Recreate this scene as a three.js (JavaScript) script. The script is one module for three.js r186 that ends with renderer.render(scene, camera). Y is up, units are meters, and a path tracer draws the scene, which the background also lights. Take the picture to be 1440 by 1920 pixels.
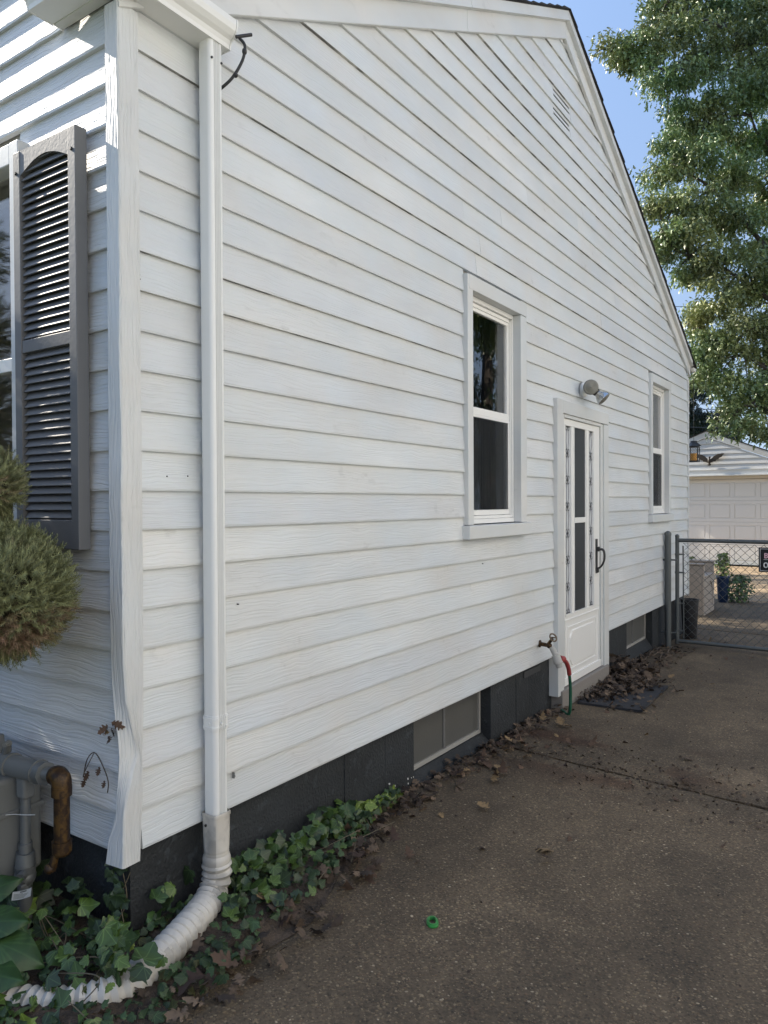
import * as THREE from 'three';
import { RoundedBoxGeometry } from 'three/addons/geometries/RoundedBoxGeometry.js';
import { mergeGeometries, toCreasedNormals } from 'three/addons/utils/BufferGeometryUtils.js';

// ---------------------------------------------------------------- camera, sky, sun, exposure
const scene = new THREE.Scene();
const camera = new THREE.PerspectiveCamera(69.06, 0.75, 0.05, 400);
camera.position.set(2.05, 1.5, 0);
{
  const yaw = 34.06 * Math.PI / 180, pitch = -0.676 * Math.PI / 180, roll = -0.309 * Math.PI / 180;
  camera.rotation.set(pitch, yaw, roll, 'YXZ');
}
const SUN = new THREE.Vector3(-1, 0.66, 0.07).normalize();
const EXPOSURE = 2.08;
{
  const w = 1024, h = 512, d = new Float32Array(w * h * 4);
  for (let j = 0; j < h; j++) for (let i = 0; i < w; i++) {
    const phi = ((i + 0.5) / w - 0.5) * 2 * Math.PI, th = ((j + 0.5) / h - 0.5) * Math.PI;
    const dx = Math.cos(th) * Math.cos(phi), dy = Math.sin(th), dz = Math.cos(th) * Math.sin(phi);
    const c = dx * SUN.x + dy * SUN.y + dz * SUN.z, e = Math.max(dy, 0);
    const air = Math.exp(-e * 3.2);                                // thickness of air: pale near the horizon
    const ray = 0.62 + 0.38 * c * c, mie = Math.pow(Math.max(0, 0.5 + 0.5 * c), 9) * 0.55 + Math.pow(Math.max(0, c), 60) * 1.6;
    const k = (j * w + i) * 4;
    d[k] = (0.17 + 0.32 * air) * ray + mie * 0.62;
    d[k + 1] = (0.3 + 0.32 * air) * ray + mie * 0.6;
    d[k + 2] = (0.585 + 0.19 * air) * ray + mie * 0.56;
    d[k + 3] = 1;
  }
  const t = new THREE.DataTexture(d, w, h, THREE.RGBAFormat, THREE.FloatType);
  t.mapping = THREE.EquirectangularReflectionMapping; t.magFilter = t.minFilter = THREE.LinearFilter; t.needsUpdate = true;
  scene.background = t; scene.environment = t;
}
const sun = new THREE.DirectionalLight(new THREE.Color(1, 0.91, 0.77), 5);
sun.position.copy(SUN).multiplyScalar(60).add(new THREE.Vector3(0, 0, -9)); sun.target.position.set(0, 0, -9);
sun.castShadow = true; sun.shadow.mapSize.set(4096, 4096);
Object.assign(sun.shadow.camera, { left: -30, right: 30, top: 30, bottom: -30, near: 1, far: 140 });
scene.add(sun, sun.target);
const renderer = new THREE.WebGLRenderer({ antialias: true });
renderer.toneMapping = THREE.LinearToneMapping;
renderer.toneMappingExposure = EXPOSURE;
renderer.shadowMap.enabled = true;

// ---------------------------------------------------------------- helpers
let seed = 7;
function rnd() { seed |= 0; seed = seed + 0x6D2B79F5 | 0; let t = Math.imul(seed ^ seed >>> 15, 1 | seed); t = t + Math.imul(t ^ t >>> 7, 61 | t) ^ t; return ((t ^ t >>> 14) >>> 0) / 4294967296; }
const R = (a, b) => a + (b - a) * rnd();
const V = (x, y, z) => new THREE.Vector3(x, y, z);
const clamp = (v, a = 0, b = 1) => Math.min(b, Math.max(a, v));
const lerp = (a, b, t) => a + (b - a) * t;
const smooth = (a, b, v) => { const t = clamp((v - a) / (b - a)); return t * t * (3 - 2 * t); };
const groundY = z => clamp(0.018 * (z + 3.3), -0.1, 0.06);
function hash(i, j, s) { let h = Math.imul(i, 374761393) ^ Math.imul(j, 668265263) ^ Math.imul(s, 974634541); h = Math.imul(h ^ h >>> 13, 1274126177); return ((h ^ h >>> 16) >>> 0) / 4294967296; }
function vnoise(x, y, p, q, s) {                                    // value noise that repeats every p, q cells
  const xi = Math.floor(x), yi = Math.floor(y), fx = x - xi, fy = y - yi, u = fx * fx * (3 - 2 * fx), v = fy * fy * (3 - 2 * fy);
  const a = (xi % p + p) % p, b = (a + 1) % p, c = (yi % q + q) % q, d = (c + 1) % q;
  return lerp(lerp(hash(a, c, s), hash(b, c, s), u), lerp(hash(a, d, s), hash(b, d, s), u), v);
}
function fbm(x, y, p, q, s, oct = 4) { let v = 0, a = 0.5, t = 0; for (let o = 0; o < oct; o++) { v += a * vnoise(x, y, p, q, s + o); t += a; a *= 0.5; x *= 2; y *= 2; p *= 2; q *= 2; } return v / t; }
const free = (x, y, s = 3, oct = 3) => fbm(x + 500, y + 500, 4096, 4096, s, oct);
function texture(w, h, fill, size, color = true) {                  // fill(u, v, x, y) -> [r, g, b] in 0..1; size = metres one repeat covers
  const d = new Uint8Array(w * h * 4);
  for (let j = 0; j < h; j++) for (let i = 0; i < w; i++) {
    const c = fill(i / w, j / h, i, j), k = (j * w + i) * 4;
    d[k] = clamp(c[0]) * 255; d[k + 1] = clamp(c[1]) * 255; d[k + 2] = clamp(c[2]) * 255; d[k + 3] = 255;
  }
  const t = new THREE.DataTexture(d, w, h); t.magFilter = THREE.LinearFilter; t.minFilter = THREE.LinearMipmapLinearFilter; t.generateMipmaps = true;
  t.wrapS = t.wrapT = THREE.RepeatWrapping; if (color) t.colorSpace = THREE.SRGBColorSpace;
  if (size) t.repeat.set(1 / size[0], 1 / size[1]); t.needsUpdate = true; return t;
}
const turned = t => { const c = t.clone(); c.rotation = Math.PI / 2; c.repeat.set(t.repeat.x, t.repeat.y); c.needsUpdate = true; return c; };
const lin = (r, g, b) => new THREE.Color().setRGB(r, g, b);
const M = (color, roughness = 0.7, more = {}) => new THREE.MeshStandardMaterial({ color, roughness, ...more });

const used = {};
function unique(name) { const n = used[name] = (used[name] ?? -1) + 1; return n ? `${name}_${String(n).padStart(3, '0')}` : name; }
const origin = new WeakMap();
function boxUV(g) {
  const p = g.attributes.position, n = g.attributes.normal, uv = new Float32Array(p.count * 2);
  for (let i = 0; i < p.count; i += 3) {
    let x = 0, y = 0, z = 0; for (let k = 0; k < 3; k++) { x += Math.abs(n.getX(i + k)); y += Math.abs(n.getY(i + k)); z += Math.abs(n.getZ(i + k)); }
    for (let k = i; k < i + 3; k++) {
      const a = x >= y && x >= z ? [-p.getZ(k), p.getY(k)] : y >= z ? [p.getX(k), -p.getZ(k)] : [p.getX(k), p.getY(k)];
      uv[k * 2] = a[0]; uv[k * 2 + 1] = a[1];
    }
  }
  g.setAttribute('uv', new THREE.BufferAttribute(uv, 2));
}
function join(geos) {
  const list = geos.map(g => {
    const keep = g.userData.keepUV, o = g.index ? g.toNonIndexed() : g.clone();
    if (!o.attributes.normal) o.computeVertexNormals();
    if (!keep) boxUV(o);
    for (const k of Object.keys(o.attributes)) if (!['position', 'normal', 'uv', 'color'].includes(k)) o.deleteAttribute(k);
    return o;
  });
  const colored = list.every(g => g.attributes.color);
  if (!colored) list.forEach(g => g.deleteAttribute('color'));
  return list.length > 1 ? mergeGeometries(list) : list[0];
}
const shade = m => { m.castShadow = m.receiveShadow = true; return m; };
function describe(o, label, category, group) { o.userData = { label, category }; if (group) o.userData.group = group; return o; }
function thing(name, label, category, [x, y, z], group) {           // a Group at the thing's base; its parts are children
  const g = new THREE.Group(); g.name = unique(name); g.position.set(x, y, z); scene.add(g); origin.set(g, V(x, y, z));
  return describe(g, label, category, group);
}
function part(name, geos, mat, parent, kind) {                      // geometries in world metres, one mesh under parent
  const o = origin.get(parent), g = join(Array.isArray(geos) ? geos : [geos]); g.translate(-o.x, -o.y, -o.z);
  const m = shade(new THREE.Mesh(g, mat)); m.name = name; parent.add(m); origin.set(m, o); if (kind) m.userData.kind = kind;
  return m;
}
function solo(name, label, category, geos, mat, [x, y, z], group) { // a thing that is one mesh
  const g = join(Array.isArray(geos) ? geos : [geos]); g.translate(-x, -y, -z);
  const m = shade(new THREE.Mesh(g, mat)); m.name = unique(name); m.position.set(x, y, z); scene.add(m); origin.set(m, V(x, y, z));
  return describe(m, label, category, group);
}
function structure(name, geos, mat) {
  const m = shade(new THREE.Mesh(join(Array.isArray(geos) ? geos : [geos]), mat)); m.name = name; m.userData.kind = 'structure'; scene.add(m); origin.set(m, V(0, 0, 0)); return m;
}
// shapes
function bx(x0, x1, y0, y1, z0, z1, r = 0.002) {
  const w = x1 - x0, h = y1 - y0, d = z1 - z0; r = Math.min(r, w / 2.2, h / 2.2, d / 2.2);
  const g = r > 0.0004 ? new RoundedBoxGeometry(w, h, d, 1, r) : new THREE.BoxGeometry(w, h, d);
  g.translate((x0 + x1) / 2, (y0 + y1) / 2, (z0 + z1) / 2); return g;
}
function rod(a, b, r0, r1 = r0, n = 10) {
  const d = b.clone().sub(a), g = new THREE.CylinderGeometry(r1, r0, d.length(), n, 1);
  g.applyQuaternion(new THREE.Quaternion().setFromUnitVectors(V(0, 1, 0), d.normalize())); g.translate((a.x + b.x) / 2, (a.y + b.y) / 2, (a.z + b.z) / 2); return g;
}
function tube(pts, r, seg = 24, n = 8, closed = false) { return new THREE.TubeGeometry(new THREE.CatmullRomCurve3(pts, closed, 'centripetal'), seg, r, n, closed); }
function taper(pts, r0, r1, seg = 12, n = 7) {                      // tube that thins from r0 to r1
  const cv = new THREE.CatmullRomCurve3(pts, false, 'centripetal'), g = new THREE.TubeGeometry(cv, seg, 1, n), p = g.attributes.position;
  for (let i = 0; i <= seg; i++) { const c = cv.getPointAt(i / seg), r = lerp(r0, r1, i / seg); for (let k = 0; k <= n; k++) { const q = i * (n + 1) + k; p.setXYZ(q, c.x + (p.getX(q) - c.x) * r, c.y + (p.getY(q) - c.y) * r, c.z + (p.getZ(q) - c.z) * r); } }
  g.computeVertexNormals(); return g;
}
function lathe(profile, at, axis = V(0, 1, 0), n = 20) {
  const g = new THREE.LatheGeometry(profile.map(([r, y]) => new THREE.Vector2(r, y)), n);
  g.applyQuaternion(new THREE.Quaternion().setFromUnitVectors(V(0, 1, 0), axis.clone().normalize())); g.translate(at.x, at.y, at.z); return g;
}
function ball(x, y, z, r, sx = 1, sy = 1, sz = 1, n = 12) { const g = new THREE.SphereGeometry(r, n, Math.ceil(n * 0.7)); g.scale(sx, sy, sz); g.translate(x, y, z); return g; }
function plate(outline, depth, holes = [], bevel = 0) {             // outline in (a, b), extruded along +c
  const s = new THREE.Shape(outline.map(q => new THREE.Vector2(...q))); for (const h of holes) s.holes.push(new THREE.Path(h.map(q => new THREE.Vector2(...q))));
  return new THREE.ExtrudeGeometry(s, { depth, bevelEnabled: bevel > 0, bevelThickness: bevel, bevelSize: bevel, bevelSegments: 1, curveSegments: 8 });
}
const basis = (g, a, b, c, at) => { g.applyMatrix4(new THREE.Matrix4().makeBasis(a, b, c).setPosition(at)); return g; };
const onSide = (g, x) => basis(g, V(0, 0, -1), V(0, 1, 0), V(1, 0, 0), V(x, 0, 0));    // (a = -z, b = y), grows towards +x
const onFront = (g, z) => basis(g, V(1, 0, 0), V(0, 1, 0), V(0, 0, 1), V(0, 0, z));    // (a = x, b = y), grows towards +z
const rect = (a0, a1, b0, b1) => [[a0, b0], [a1, b0], [a1, b1], [a0, b1]];

// ---------------------------------------------------------------- materials
const grainBump = texture(1024, 512, (u, v) => {                    // embossed wood grain of the siding, lines along u
  const warp = (fbm(u * 6, v * 3, 6, 3, 11, 3) - 0.5) * 0.085 + (fbm(u * 2, v * 4, 2, 4, 15, 2) - 0.5) * 0.08;
  const lines = fbm(u * 6, (v + warp) * 88, 6, 88, 12, 2), fine = fbm(u * 24, (v + warp) * 190, 24, 190, 13, 2);
  const g = smooth(0.32, 0.62, lines) * 0.72 + fine * 0.28; return [g, g, g];
}, [0.95, 0.34], false);
const mottle = texture(512, 512, (u, v) => {                        // chalky paint: faint cool and warm patches
  const a = fbm(u * 4, v * 6, 4, 6, 21, 5), b = fbm(u * 9, v * 9, 9, 9, 25, 4), s = smooth(0.66, 0.86, fbm(u * 40, v * 60, 40, 60, 29, 3)) * smooth(0.5, 0.72, b);
  const l = 0.9 + (a - 0.5) * 0.1 - s * 0.05, w = (b - 0.5) * 0.035; return [l + w, l + 0.004, l + 0.004 - w];
}, [2.3, 1.9]);
const mildew = texture(512, 256, (u, v) => {                        // black mildew along a board's drip edge
  const a = smooth(0.42, 0.62, fbm(u * 8, v * 3, 8, 3, 31, 5)), l = lerp(0.84, 0.5, a); return [l, l, l * 0.97];
}, [1.4, 0.05]);
const speck = texture(512, 512, (u, v) => { const a = fbm(u * 60, v * 60, 60, 60, 41, 3), b = fbm(u * 7, v * 7, 7, 7, 44, 4), l = a * 0.6 + b * 0.4; return [l, l, l]; }, [0.5, 0.5], false);
const M_siding = M(lin(0.83, 0.83, 0.83), 0.5, { map: mottle, bumpMap: grainBump, bumpScale: 0.0009 });
const M_siding2 = M(lin(0.80, 0.81, 0.82), 0.52, { map: mottle, bumpMap: grainBump, bumpScale: 0.00105 });
const M_boards = [[0.83, 0.845, 0.845], [0.81, 0.825, 0.83], [0.795, 0.81, 0.825], [0.825, 0.83, 0.82], [0.79, 0.80, 0.805]].map(c => M(lin(...c), R(0.42, 0.56), { map: mottle, bumpMap: grainBump, bumpScale: R(0.0008, 0.0011) }));
const M_front = M(lin(0.8, 0.81, 0.82), 0.5, { map: mottle, bumpMap: grainBump, bumpScale: 0.0018 });
const M_edge = M(lin(0.8, 0.8, 0.8), 0.6, { map: mildew });
const M_trim = M(lin(0.80, 0.80, 0.785), 0.42, { map: mottle, bumpMap: speck, bumpScale: 0.0003 });
const M_post = M(lin(0.80, 0.80, 0.79), 0.5, { map: mottle, bumpMap: turned(grainBump), bumpScale: 0.0016 });
const M_gutter = M(lin(0.77, 0.775, 0.76), 0.33, { bumpMap: speck, bumpScale: 0.0002 });
const M_vinyl = M(lin(0.83, 0.82, 0.79), 0.35);
const foundMap = texture(512, 512, (u, v) => { const a = fbm(u * 5, v * 5, 5, 5, 51, 5), b = smooth(0.7, 0.8, fbm(u * 34, v * 34, 34, 34, 55, 3)); const l = 0.142 + (a - 0.5) * 0.1 + b * 0.06; return [l, l * 1.09, l * 1.17]; }, [1.1, 1.1]);
const M_found = M(0xffffff, 0.72, { map: foundMap, bumpMap: speck, bumpScale: 0.006 });
const M_backing = M(lin(0.3, 0.29, 0.27), 0.9);
const M_dark = M(lin(0.015, 0.015, 0.017), 0.85);
const M_glass = new THREE.MeshPhysicalMaterial({ color: 0xffffff, roughness: 0.01, transmission: 1, thickness: 0, ior: 1.5 });
const M_net = M(lin(0.012, 0.015, 0.018), 0.8, { transparent: true, opacity: 0.36 });
const M_screen = M(lin(0.022, 0.025, 0.03), 0.5);
const M_shutter = M(lin(0.135, 0.138, 0.144), 0.55, { bumpMap: speck, bumpScale: 0.0005 });
const M_galv = M(lin(0.21, 0.22, 0.22), 0.48, { metalness: 0.6, bumpMap: speck, bumpScale: 0.0004 });
const M_gate = M(lin(0.12, 0.13, 0.13), 0.55, { metalness: 0.5, bumpMap: speck, bumpScale: 0.0004 });
const M_meter = M(lin(0.15, 0.155, 0.15), 0.55, { bumpMap: speck, bumpScale: 0.0005 });
const rustMap = texture(256, 256, (u, v) => { const a = smooth(0.35, 0.7, fbm(u * 6, v * 6, 6, 6, 61, 5)); return [lerp(0.34, 0.64, a), lerp(0.24, 0.47, a), lerp(0.15, 0.22, a)]; }, [0.12, 0.12]);
const M_brass = M(lin(0.27, 0.28, 0.33), 0.5, { map: rustMap, metalness: 0.35, bumpMap: speck, bumpScale: 0.001 });
const M_black = M(lin(0.02, 0.02, 0.022), 0.45);
const M_hardware = M(lin(0.05, 0.05, 0.052), 0.42, { metalness: 0.5 });
const M_iron = M(lin(0.03, 0.032, 0.034), 0.5);
const M_frost = M(lin(0.6, 0.62, 0.65), 0.25);
const shingleMap = texture(512, 512, (u, v, i, j) => { const a = hash(i, j, 71), b = fbm(u * 8, v * 8, 8, 8, 72, 4), l = 0.18 + (a - 0.5) * 0.12 + (b - 0.5) * 0.1; return [l, l * 0.98, l * 1.0]; }, [0.7, 0.7]);
const M_shingle = M(0xffffff, 0.95, { map: shingleMap });

// concrete with exposed aggregate: small stones scattered in a brown-grey mortar
const CN = 2048, CS = 2.2, cCol = new Float32Array(CN * CN * 3), cH = new Float32Array(CN * CN);
{
  for (let j = 0; j < CN; j++) for (let i = 0; i < CN; i++) {
    const u = i / CN, v = j / CN, k = j * CN + i, a = vnoise(u * 300, v * 300, 300, 300, 81), n = hash(i, j, 80), b = vnoise(u * 22, v * 22, 22, 22, 84);
    const l = 0.086 + (a - 0.5) * 0.06 + (n - 0.5) * 0.03 + (b - 0.5) * 0.03;
    cCol[k * 3] = l * 1.1; cCol[k * 3 + 1] = l * 0.9; cCol[k * 3 + 2] = l * 0.66; cH[k] = 0.3 + a * 0.15 + n * 0.05;
  }
  const tones = [[0.21, 0.17, 0.115], [0.15, 0.122, 0.085], [0.085, 0.066, 0.045], [0.04, 0.032, 0.023], [0.25, 0.215, 0.16], [0.13, 0.092, 0.062], [0.46, 0.42, 0.35]];
  for (let s = 0; s < 78000; s++) {
    const x = rnd() * CN, y = rnd() * CN, r = 1.1 + Math.pow(rnd(), 2.4) * 4.2 + (rnd() < 0.012 ? 2.5 : 0), e = R(0.55, 1), an = rnd() * 3.14, ca = Math.cos(an), sa = Math.sin(an);
    const t = tones[Math.min(6, Math.floor(Math.pow(rnd(), 1.15) * 6.12))], g = R(0.8, 1.2), q = Math.ceil(r + 1);
    for (let dy = -q; dy <= q; dy++) for (let dx = -q; dx <= q; dx++) {
      const px = (dx * ca + dy * sa) / r, py = (-dx * sa + dy * ca) / (r * e), d2 = px * px + py * py; if (d2 > 1) continue;
      const k = ((Math.floor(y + dy) % CN + CN) % CN) * CN + (Math.floor(x + dx) % CN + CN) % CN, f = 0.75;
      for (let c = 0; c < 3; c++) cCol[k * 3 + c] = lerp(cCol[k * 3 + c], t[c] * g, f);
      cH[k] = Math.max(cH[k], 0.45 + 0.5 * Math.sqrt(1 - d2) * Math.min(1, r / 3));
    }
  }
}
const s8 = l => Math.pow(l, 1 / 2.2);
const concMap = texture(CN, CN, (u, v, i, j) => { const k = (j * CN + i) * 3; return [s8(cCol[k] * 1.12), s8(cCol[k + 1] * 1.0), s8(cCol[k + 2] * 0.86)]; }, [CS, CS]);
const concBump = texture(CN, CN, (u, v, i, j) => { const h = cH[j * CN + i]; return [h, h, h]; }, [CS, CS], false);
const M_conc = M(0xffffff, 0.88, { map: concMap, bumpMap: concBump, bumpScale: 0.0035, vertexColors: true });
const M_step = M(lin(0.23, 0.21, 0.19), 0.9, { bumpMap: speck, bumpScale: 0.003 });
const soilMap = texture(512, 512, (u, v, i, j) => { const a = fbm(u * 20, v * 20, 20, 20, 91, 5), n = hash(i, j, 92), l = 0.25 + (a - 0.5) * 0.26 + (n - 0.5) * 0.12; return [l * 1.05, l * 0.9, l * 0.76]; }, [0.9, 0.9]);
const M_soil = M(0xffffff, 1, { map: soilMap, bumpMap: speck, bumpScale: 0.01 });
const lawnMap = texture(512, 512, (u, v, i, j) => { const a = fbm(u * 24, v * 24, 24, 24, 95, 5), n = hash(i, j, 96), l = 0.29 + (a - 0.5) * 0.3 + (n - 0.5) * 0.1; return [l * 0.9, l * 1.05, l * 0.55]; }, [3, 3]);
const M_lawn = M(0xffffff, 1, { map: lawnMap });
const M_bark = M(lin(0.075, 0.062, 0.05), 0.95, { bumpMap: speck, bumpScale: 0.02 });

// ---------------------------------------------------------------- ground, driveway
{
  const zs = [70, 0.033, -8.856, -140], pos = [], idx = [];
  zs.forEach((z, i) => { for (const x of [-90, 90]) pos.push(x, groundY(z) - 0.05, z); if (i) { const a = i * 2 - 2; idx.push(a, a + 1, a + 2, a + 1, a + 3, a + 2); } });
  const g = new THREE.BufferGeometry(); g.setAttribute('position', new THREE.Float32BufferAttribute(pos, 3)); g.setIndex(idx); g.computeVertexNormals();
  structure('ground', g, M_lawn);
}
const driveway = structure('driveway', (() => {                     // packed earth that shows in the joints
  const g = new THREE.BufferGeometry(), pos = [], idx = [];
  [2.6, 0.033, -8.856, -20.3].forEach((z, i) => { for (const x of [-0.05, 3.3]) pos.push(x, groundY(z) - 0.02, z); if (i) { const a = i * 2 - 2; idx.push(a, a + 1, a + 2, a + 1, a + 3, a + 2); } });
  g.setAttribute('position', new THREE.Float32BufferAttribute(pos, 3)); g.setIndex(idx); g.computeVertexNormals(); return g;
})(), M_soil);
function slab(x0, x1, zNear, zFar, tone) {
  const nx = Math.max(6, Math.round((x1 - x0) / 0.05)), nz = Math.max(6, Math.round((zNear(0) - zFar(0)) / 0.05)), pos = [], col = [], uv = [], idx = [];
  for (let j = 0; j <= nz; j++) for (let i = 0; i <= nx; i++) {
    const x = lerp(x0, x1, i / nx); let z = lerp(zNear(x), zFar(x), j / nz); const rim = j === 0 || j === nz;
    if (rim) z += (free(x * 9, j, 3, 4) - 0.5) * 0.026;
    pos.push(x, groundY(z) + (free(x * 1.3, z * 1.3, 5, 3) - 0.5) * 0.012 - (rim ? 0.006 : 0), z); uv.push(x, -z);
    const big = free(x * 0.9, z * 0.9, 6, 4), mid = free(x * 4.5, z * 4.5, 8, 4);
    const stain = smooth(0.5, 0.66, free(x * 2.6, z * 5, 9, 4)) * smooth(0.75, 0.1, Math.abs(z + 4.45 - 0.12 * x)) * smooth(1.7, 0.9, x);   // rust-brown leaf stains by the joint
    const damp = smooth(0.46, 0.62, free(x * 3.4, z * 2.2, 13, 4)) * 0.35;
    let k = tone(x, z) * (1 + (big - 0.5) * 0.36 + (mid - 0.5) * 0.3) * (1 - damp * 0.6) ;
    const track = smooth(0.52, 0.7, free(x * 1.7 + 9, z * 0.35, 33, 4)) * 0.22, pale = smooth(0.6, 0.74, free(x * 2.2, z * 1.6 + 7, 35, 5)) * 0.3; k *= 1 - track + pale;
    col.push(k * (1 - stain * 0.36), k * (1 - stain * 0.58) * 0.985, k * (1 - stain * 0.68) * 0.93);
  }
  const row = nx + 1;
  for (let j = 0; j < nz; j++) for (let i = 0; i < nx; i++) { const a = j * row + i; idx.push(a, a + 1, a + row, a + 1, a + row + 1, a + row); }
  const edge = (list) => { for (let q = 0; q < list.length - 1; q++) { const b = pos.length / 3; for (const v of [list[q], list[q + 1]]) for (const d of [0, 0.09]) { pos.push(pos[v * 3], pos[v * 3 + 1] - d, pos[v * 3 + 2]); uv.push(uv[v * 2], uv[v * 2 + 1] + d); col.push(col[v * 3], col[v * 3 + 1], col[v * 3 + 2]); } idx.push(b, b + 1, b + 2, b + 2, b + 1, b + 3); } };
  const A = [], B = [], C = [], D = []; for (let i = 0; i <= nx; i++) { A.push(i); B.push(nz * row + nx - i); } for (let j = 0; j <= nz; j++) { C.push(j * row + nx); D.push((nz - j) * row); }
  [A, B, C, D].forEach(edge);
  const g = new THREE.BufferGeometry(); g.setAttribute('position', new THREE.Float32BufferAttribute(pos, 3)); g.setAttribute('uv', new THREE.Float32BufferAttribute(uv, 2)); g.setAttribute('color', new THREE.Float32BufferAttribute(col, 3));
  g.setIndex(idx); g.computeVertexNormals(); g.userData.keepUV = true;
  return part('concrete_slab', g, M_conc, driveway);
}
const joint = (z, s, d = 0) => x => z + s * x + d;
slab(0.0, 3.2, joint(2.4, 0), joint(0.25, 0.05, 0.008), () => 0.93);
slab(0.0, 3.2, joint(0.25, 0.05, -0.008), joint(-4.27, 0.12, 0.014), () => 0.93);
slab(0.0, 3.2, joint(-4.27, 0.12, -0.012), joint(-9.96, 0.03, 0.01), (x, z) => 0.93);
slab(-4.5, 3.2, joint(-9.98, 0.03, -0.008), joint(-13.2, 0.03, 0.008), () => 0.95);
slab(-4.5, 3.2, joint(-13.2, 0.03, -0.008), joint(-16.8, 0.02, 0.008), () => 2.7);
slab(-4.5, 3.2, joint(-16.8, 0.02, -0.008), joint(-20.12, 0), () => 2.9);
{                                                                   // planting bed at the corner of the house
  const pos = [], idx = [], n = 40;
  for (let j = 0; j <= n; j++) for (let i = 0; i <= 24; i++) {
    const z = lerp(-3.12, 0.9, j / n), w = (z < -1.5 ? lerp(0.05, 0.33, smooth(-3.12, -2.0, z)) : lerp(0.33, 0.45, smooth(-1.5, -0.6, z))) + (free(z * 5, 3, 31, 3) - 0.5) * 0.12, x0 = z < -1.52 ? -0.06 : -4.2, x = lerp(x0, w, i / 24);
    const e = smooth(0, 0.12, w - x); pos.push(x, groundY(z) + 0.004 + e * (0.028 + 0.03 * free(x * 6, z * 6, 17, 3)), z);
    if (j && i) { const a = (j - 1) * 25 + i - 1; idx.push(a, a + 25, a + 1, a + 1, a + 25, a + 26); }
  }
  const g = new THREE.BufferGeometry(); g.setAttribute('position', new THREE.Float32BufferAttribute(pos, 3)); g.setIndex(idx); g.computeVertexNormals();
  structure('planting_bed', g, M_soil);
}

// ---------------------------------------------------------------- the house
const house = thing('house', 'white lap-sided house with charcoal foundation, side storm door and corner downspout', 'house', [0, 0, -5.6]);
const SB = 0.362, EX = 0.1316, PK = 5.46, ZF = -1.525;
const rakeY = a => a < PK ? 4.995 - 0.4852 * (PK - a) : 4.995 - 0.455 * (a - PK);       // foot of the rake board, a = -z
const WIN = [[3.85, 4.70], [7.90, 8.75]], DOOR = [5.25, 6.47];
const sideWall = part('side_wall', onSide(plate([[1.55, 0.375], [9.7, 0.375], [9.7, rakeY(9.7) + 0.1], [PK, 5.09], [1.55, rakeY(1.55) + 0.1]], 0.14,
  [...WIN.map(([a, b]) => rect(a + 0.06, b - 0.09, 1.36, 2.75)), rect(5.42, 6.3, 0.3752, 2.17), rect(5.27, 5.615, 4.345, 4.565)].map(h => h.reverse())), -0.152), M_backing, house);
const frontWall = part('front_wall', [onFront(plate([[-7.2, 0.375], [-0.01, 0.375], [-0.01, 3.08], [-0.3, 3.08], [-0.3, 3.75], [-2.1, 4.85], [-3.9, 3.75], [-3.9, 3.08], [-7.2, 3.08]], 0.14, [rect(-1.5, -0.57, 1.38, 2.72).reverse()]), ZF - 0.153)], M_backing, house);
part('rear_wall', bx(-7.2, -0.01, 0.375, 3.1, -9.72, -9.6, 0), M_trim, house);
part('far_wall', onSide(plate([[1.68, 0.375], [9.59, 0.375], [9.59, 3.1], [PK, 5.0], [1.68, 3.1]], 0.12), -7.2), M_trim, house);
part('floor', bx(-7.05, -0.16, 0.3, 0.45, -9.58, -1.7, 0), M(lin(0.12, 0.08, 0.05), 0.6), house);
part('inner_wall', bx(-2.6, -2.5, 0.46, 3.4, -9.58, -1.7, 0), M(lin(0.4, 0.38, 0.33), 0.9), house);

function board(parent, toWorld, flip, a0, a1, y0, mat, lipMat, top = EX) {               // a lapped board; a0(y), a1(y) are its ends
  const y1 = y0 + top + 0.006, n = Math.max(1, Math.round((a1(y0) - a0(y0)) / 0.22)), s = rnd() * 40, ou = rnd() * 9, ov = rnd() * 9, pos = [], uv = [], idx = [], lip = [];
  const P = (t, row) => {
    const y = row === 2 ? y1 : row === 3 ? lerp(y0, y1, 0.06) : y0, a = lerp(a0(y), a1(y), t), bow = (free(a * 0.8, s, 7, 2) - 0.5) * 0.005, sag = (free(a * 0.6, s + 9, 8, 2) - 0.5) * 0.004;
    const o = [-0.006, 0.0145, 0.001, 0.0158][row] + (row === 2 ? bow * 0.3 : bow); pos.push(...toWorld(a, y + (row === 2 ? 0 : sag), o)); uv.push(a + ou, y + ov); return pos.length / 3 - 1;
  };
  const quad = (r0, r1, out) => { const f = []; for (let i = 0; i <= n; i++) f.push([P(i / n, r0), P(i / n, r1)]); for (let i = 0; i < n; i++) { const [a, b] = f[i], [c, d] = f[i + 1]; out.push(...(flip ? [a, b, c, c, b, d] : [a, c, b, b, c, d])); } };
  quad(1, 3, idx); quad(3, 2, idx); quad(0, 1, lip);
  for (const t of [0, 1]) { const q = [P(t, 0), P(t, 1), P(t, 3), P(t, 2)]; idx.push(q[0], q[1], q[2], q[0], q[2], q[3]); }
  const g = new THREE.BufferGeometry(); g.setAttribute('position', new THREE.Float32BufferAttribute(pos, 3)); g.setAttribute('uv', new THREE.Float32BufferAttribute(uv, 2)); g.setIndex([...idx, ...lip]); g.computeVertexNormals();
  g.addGroup(0, idx.length, 0); g.addGroup(idx.length, lip.length, 1);
  const o = origin.get(parent); g.translate(-o.x, -o.y, -o.z);
  const m = shade(new THREE.Mesh(g, [mat, lipMat ?? mat])); m.name = 'siding_board'; parent.add(m);
}
const sideXYZ = (a, y, o) => [o, y, -a], frontXYZ = (a, y, o) => [-a, y, ZF + o];
const K = v => () => v;
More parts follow.
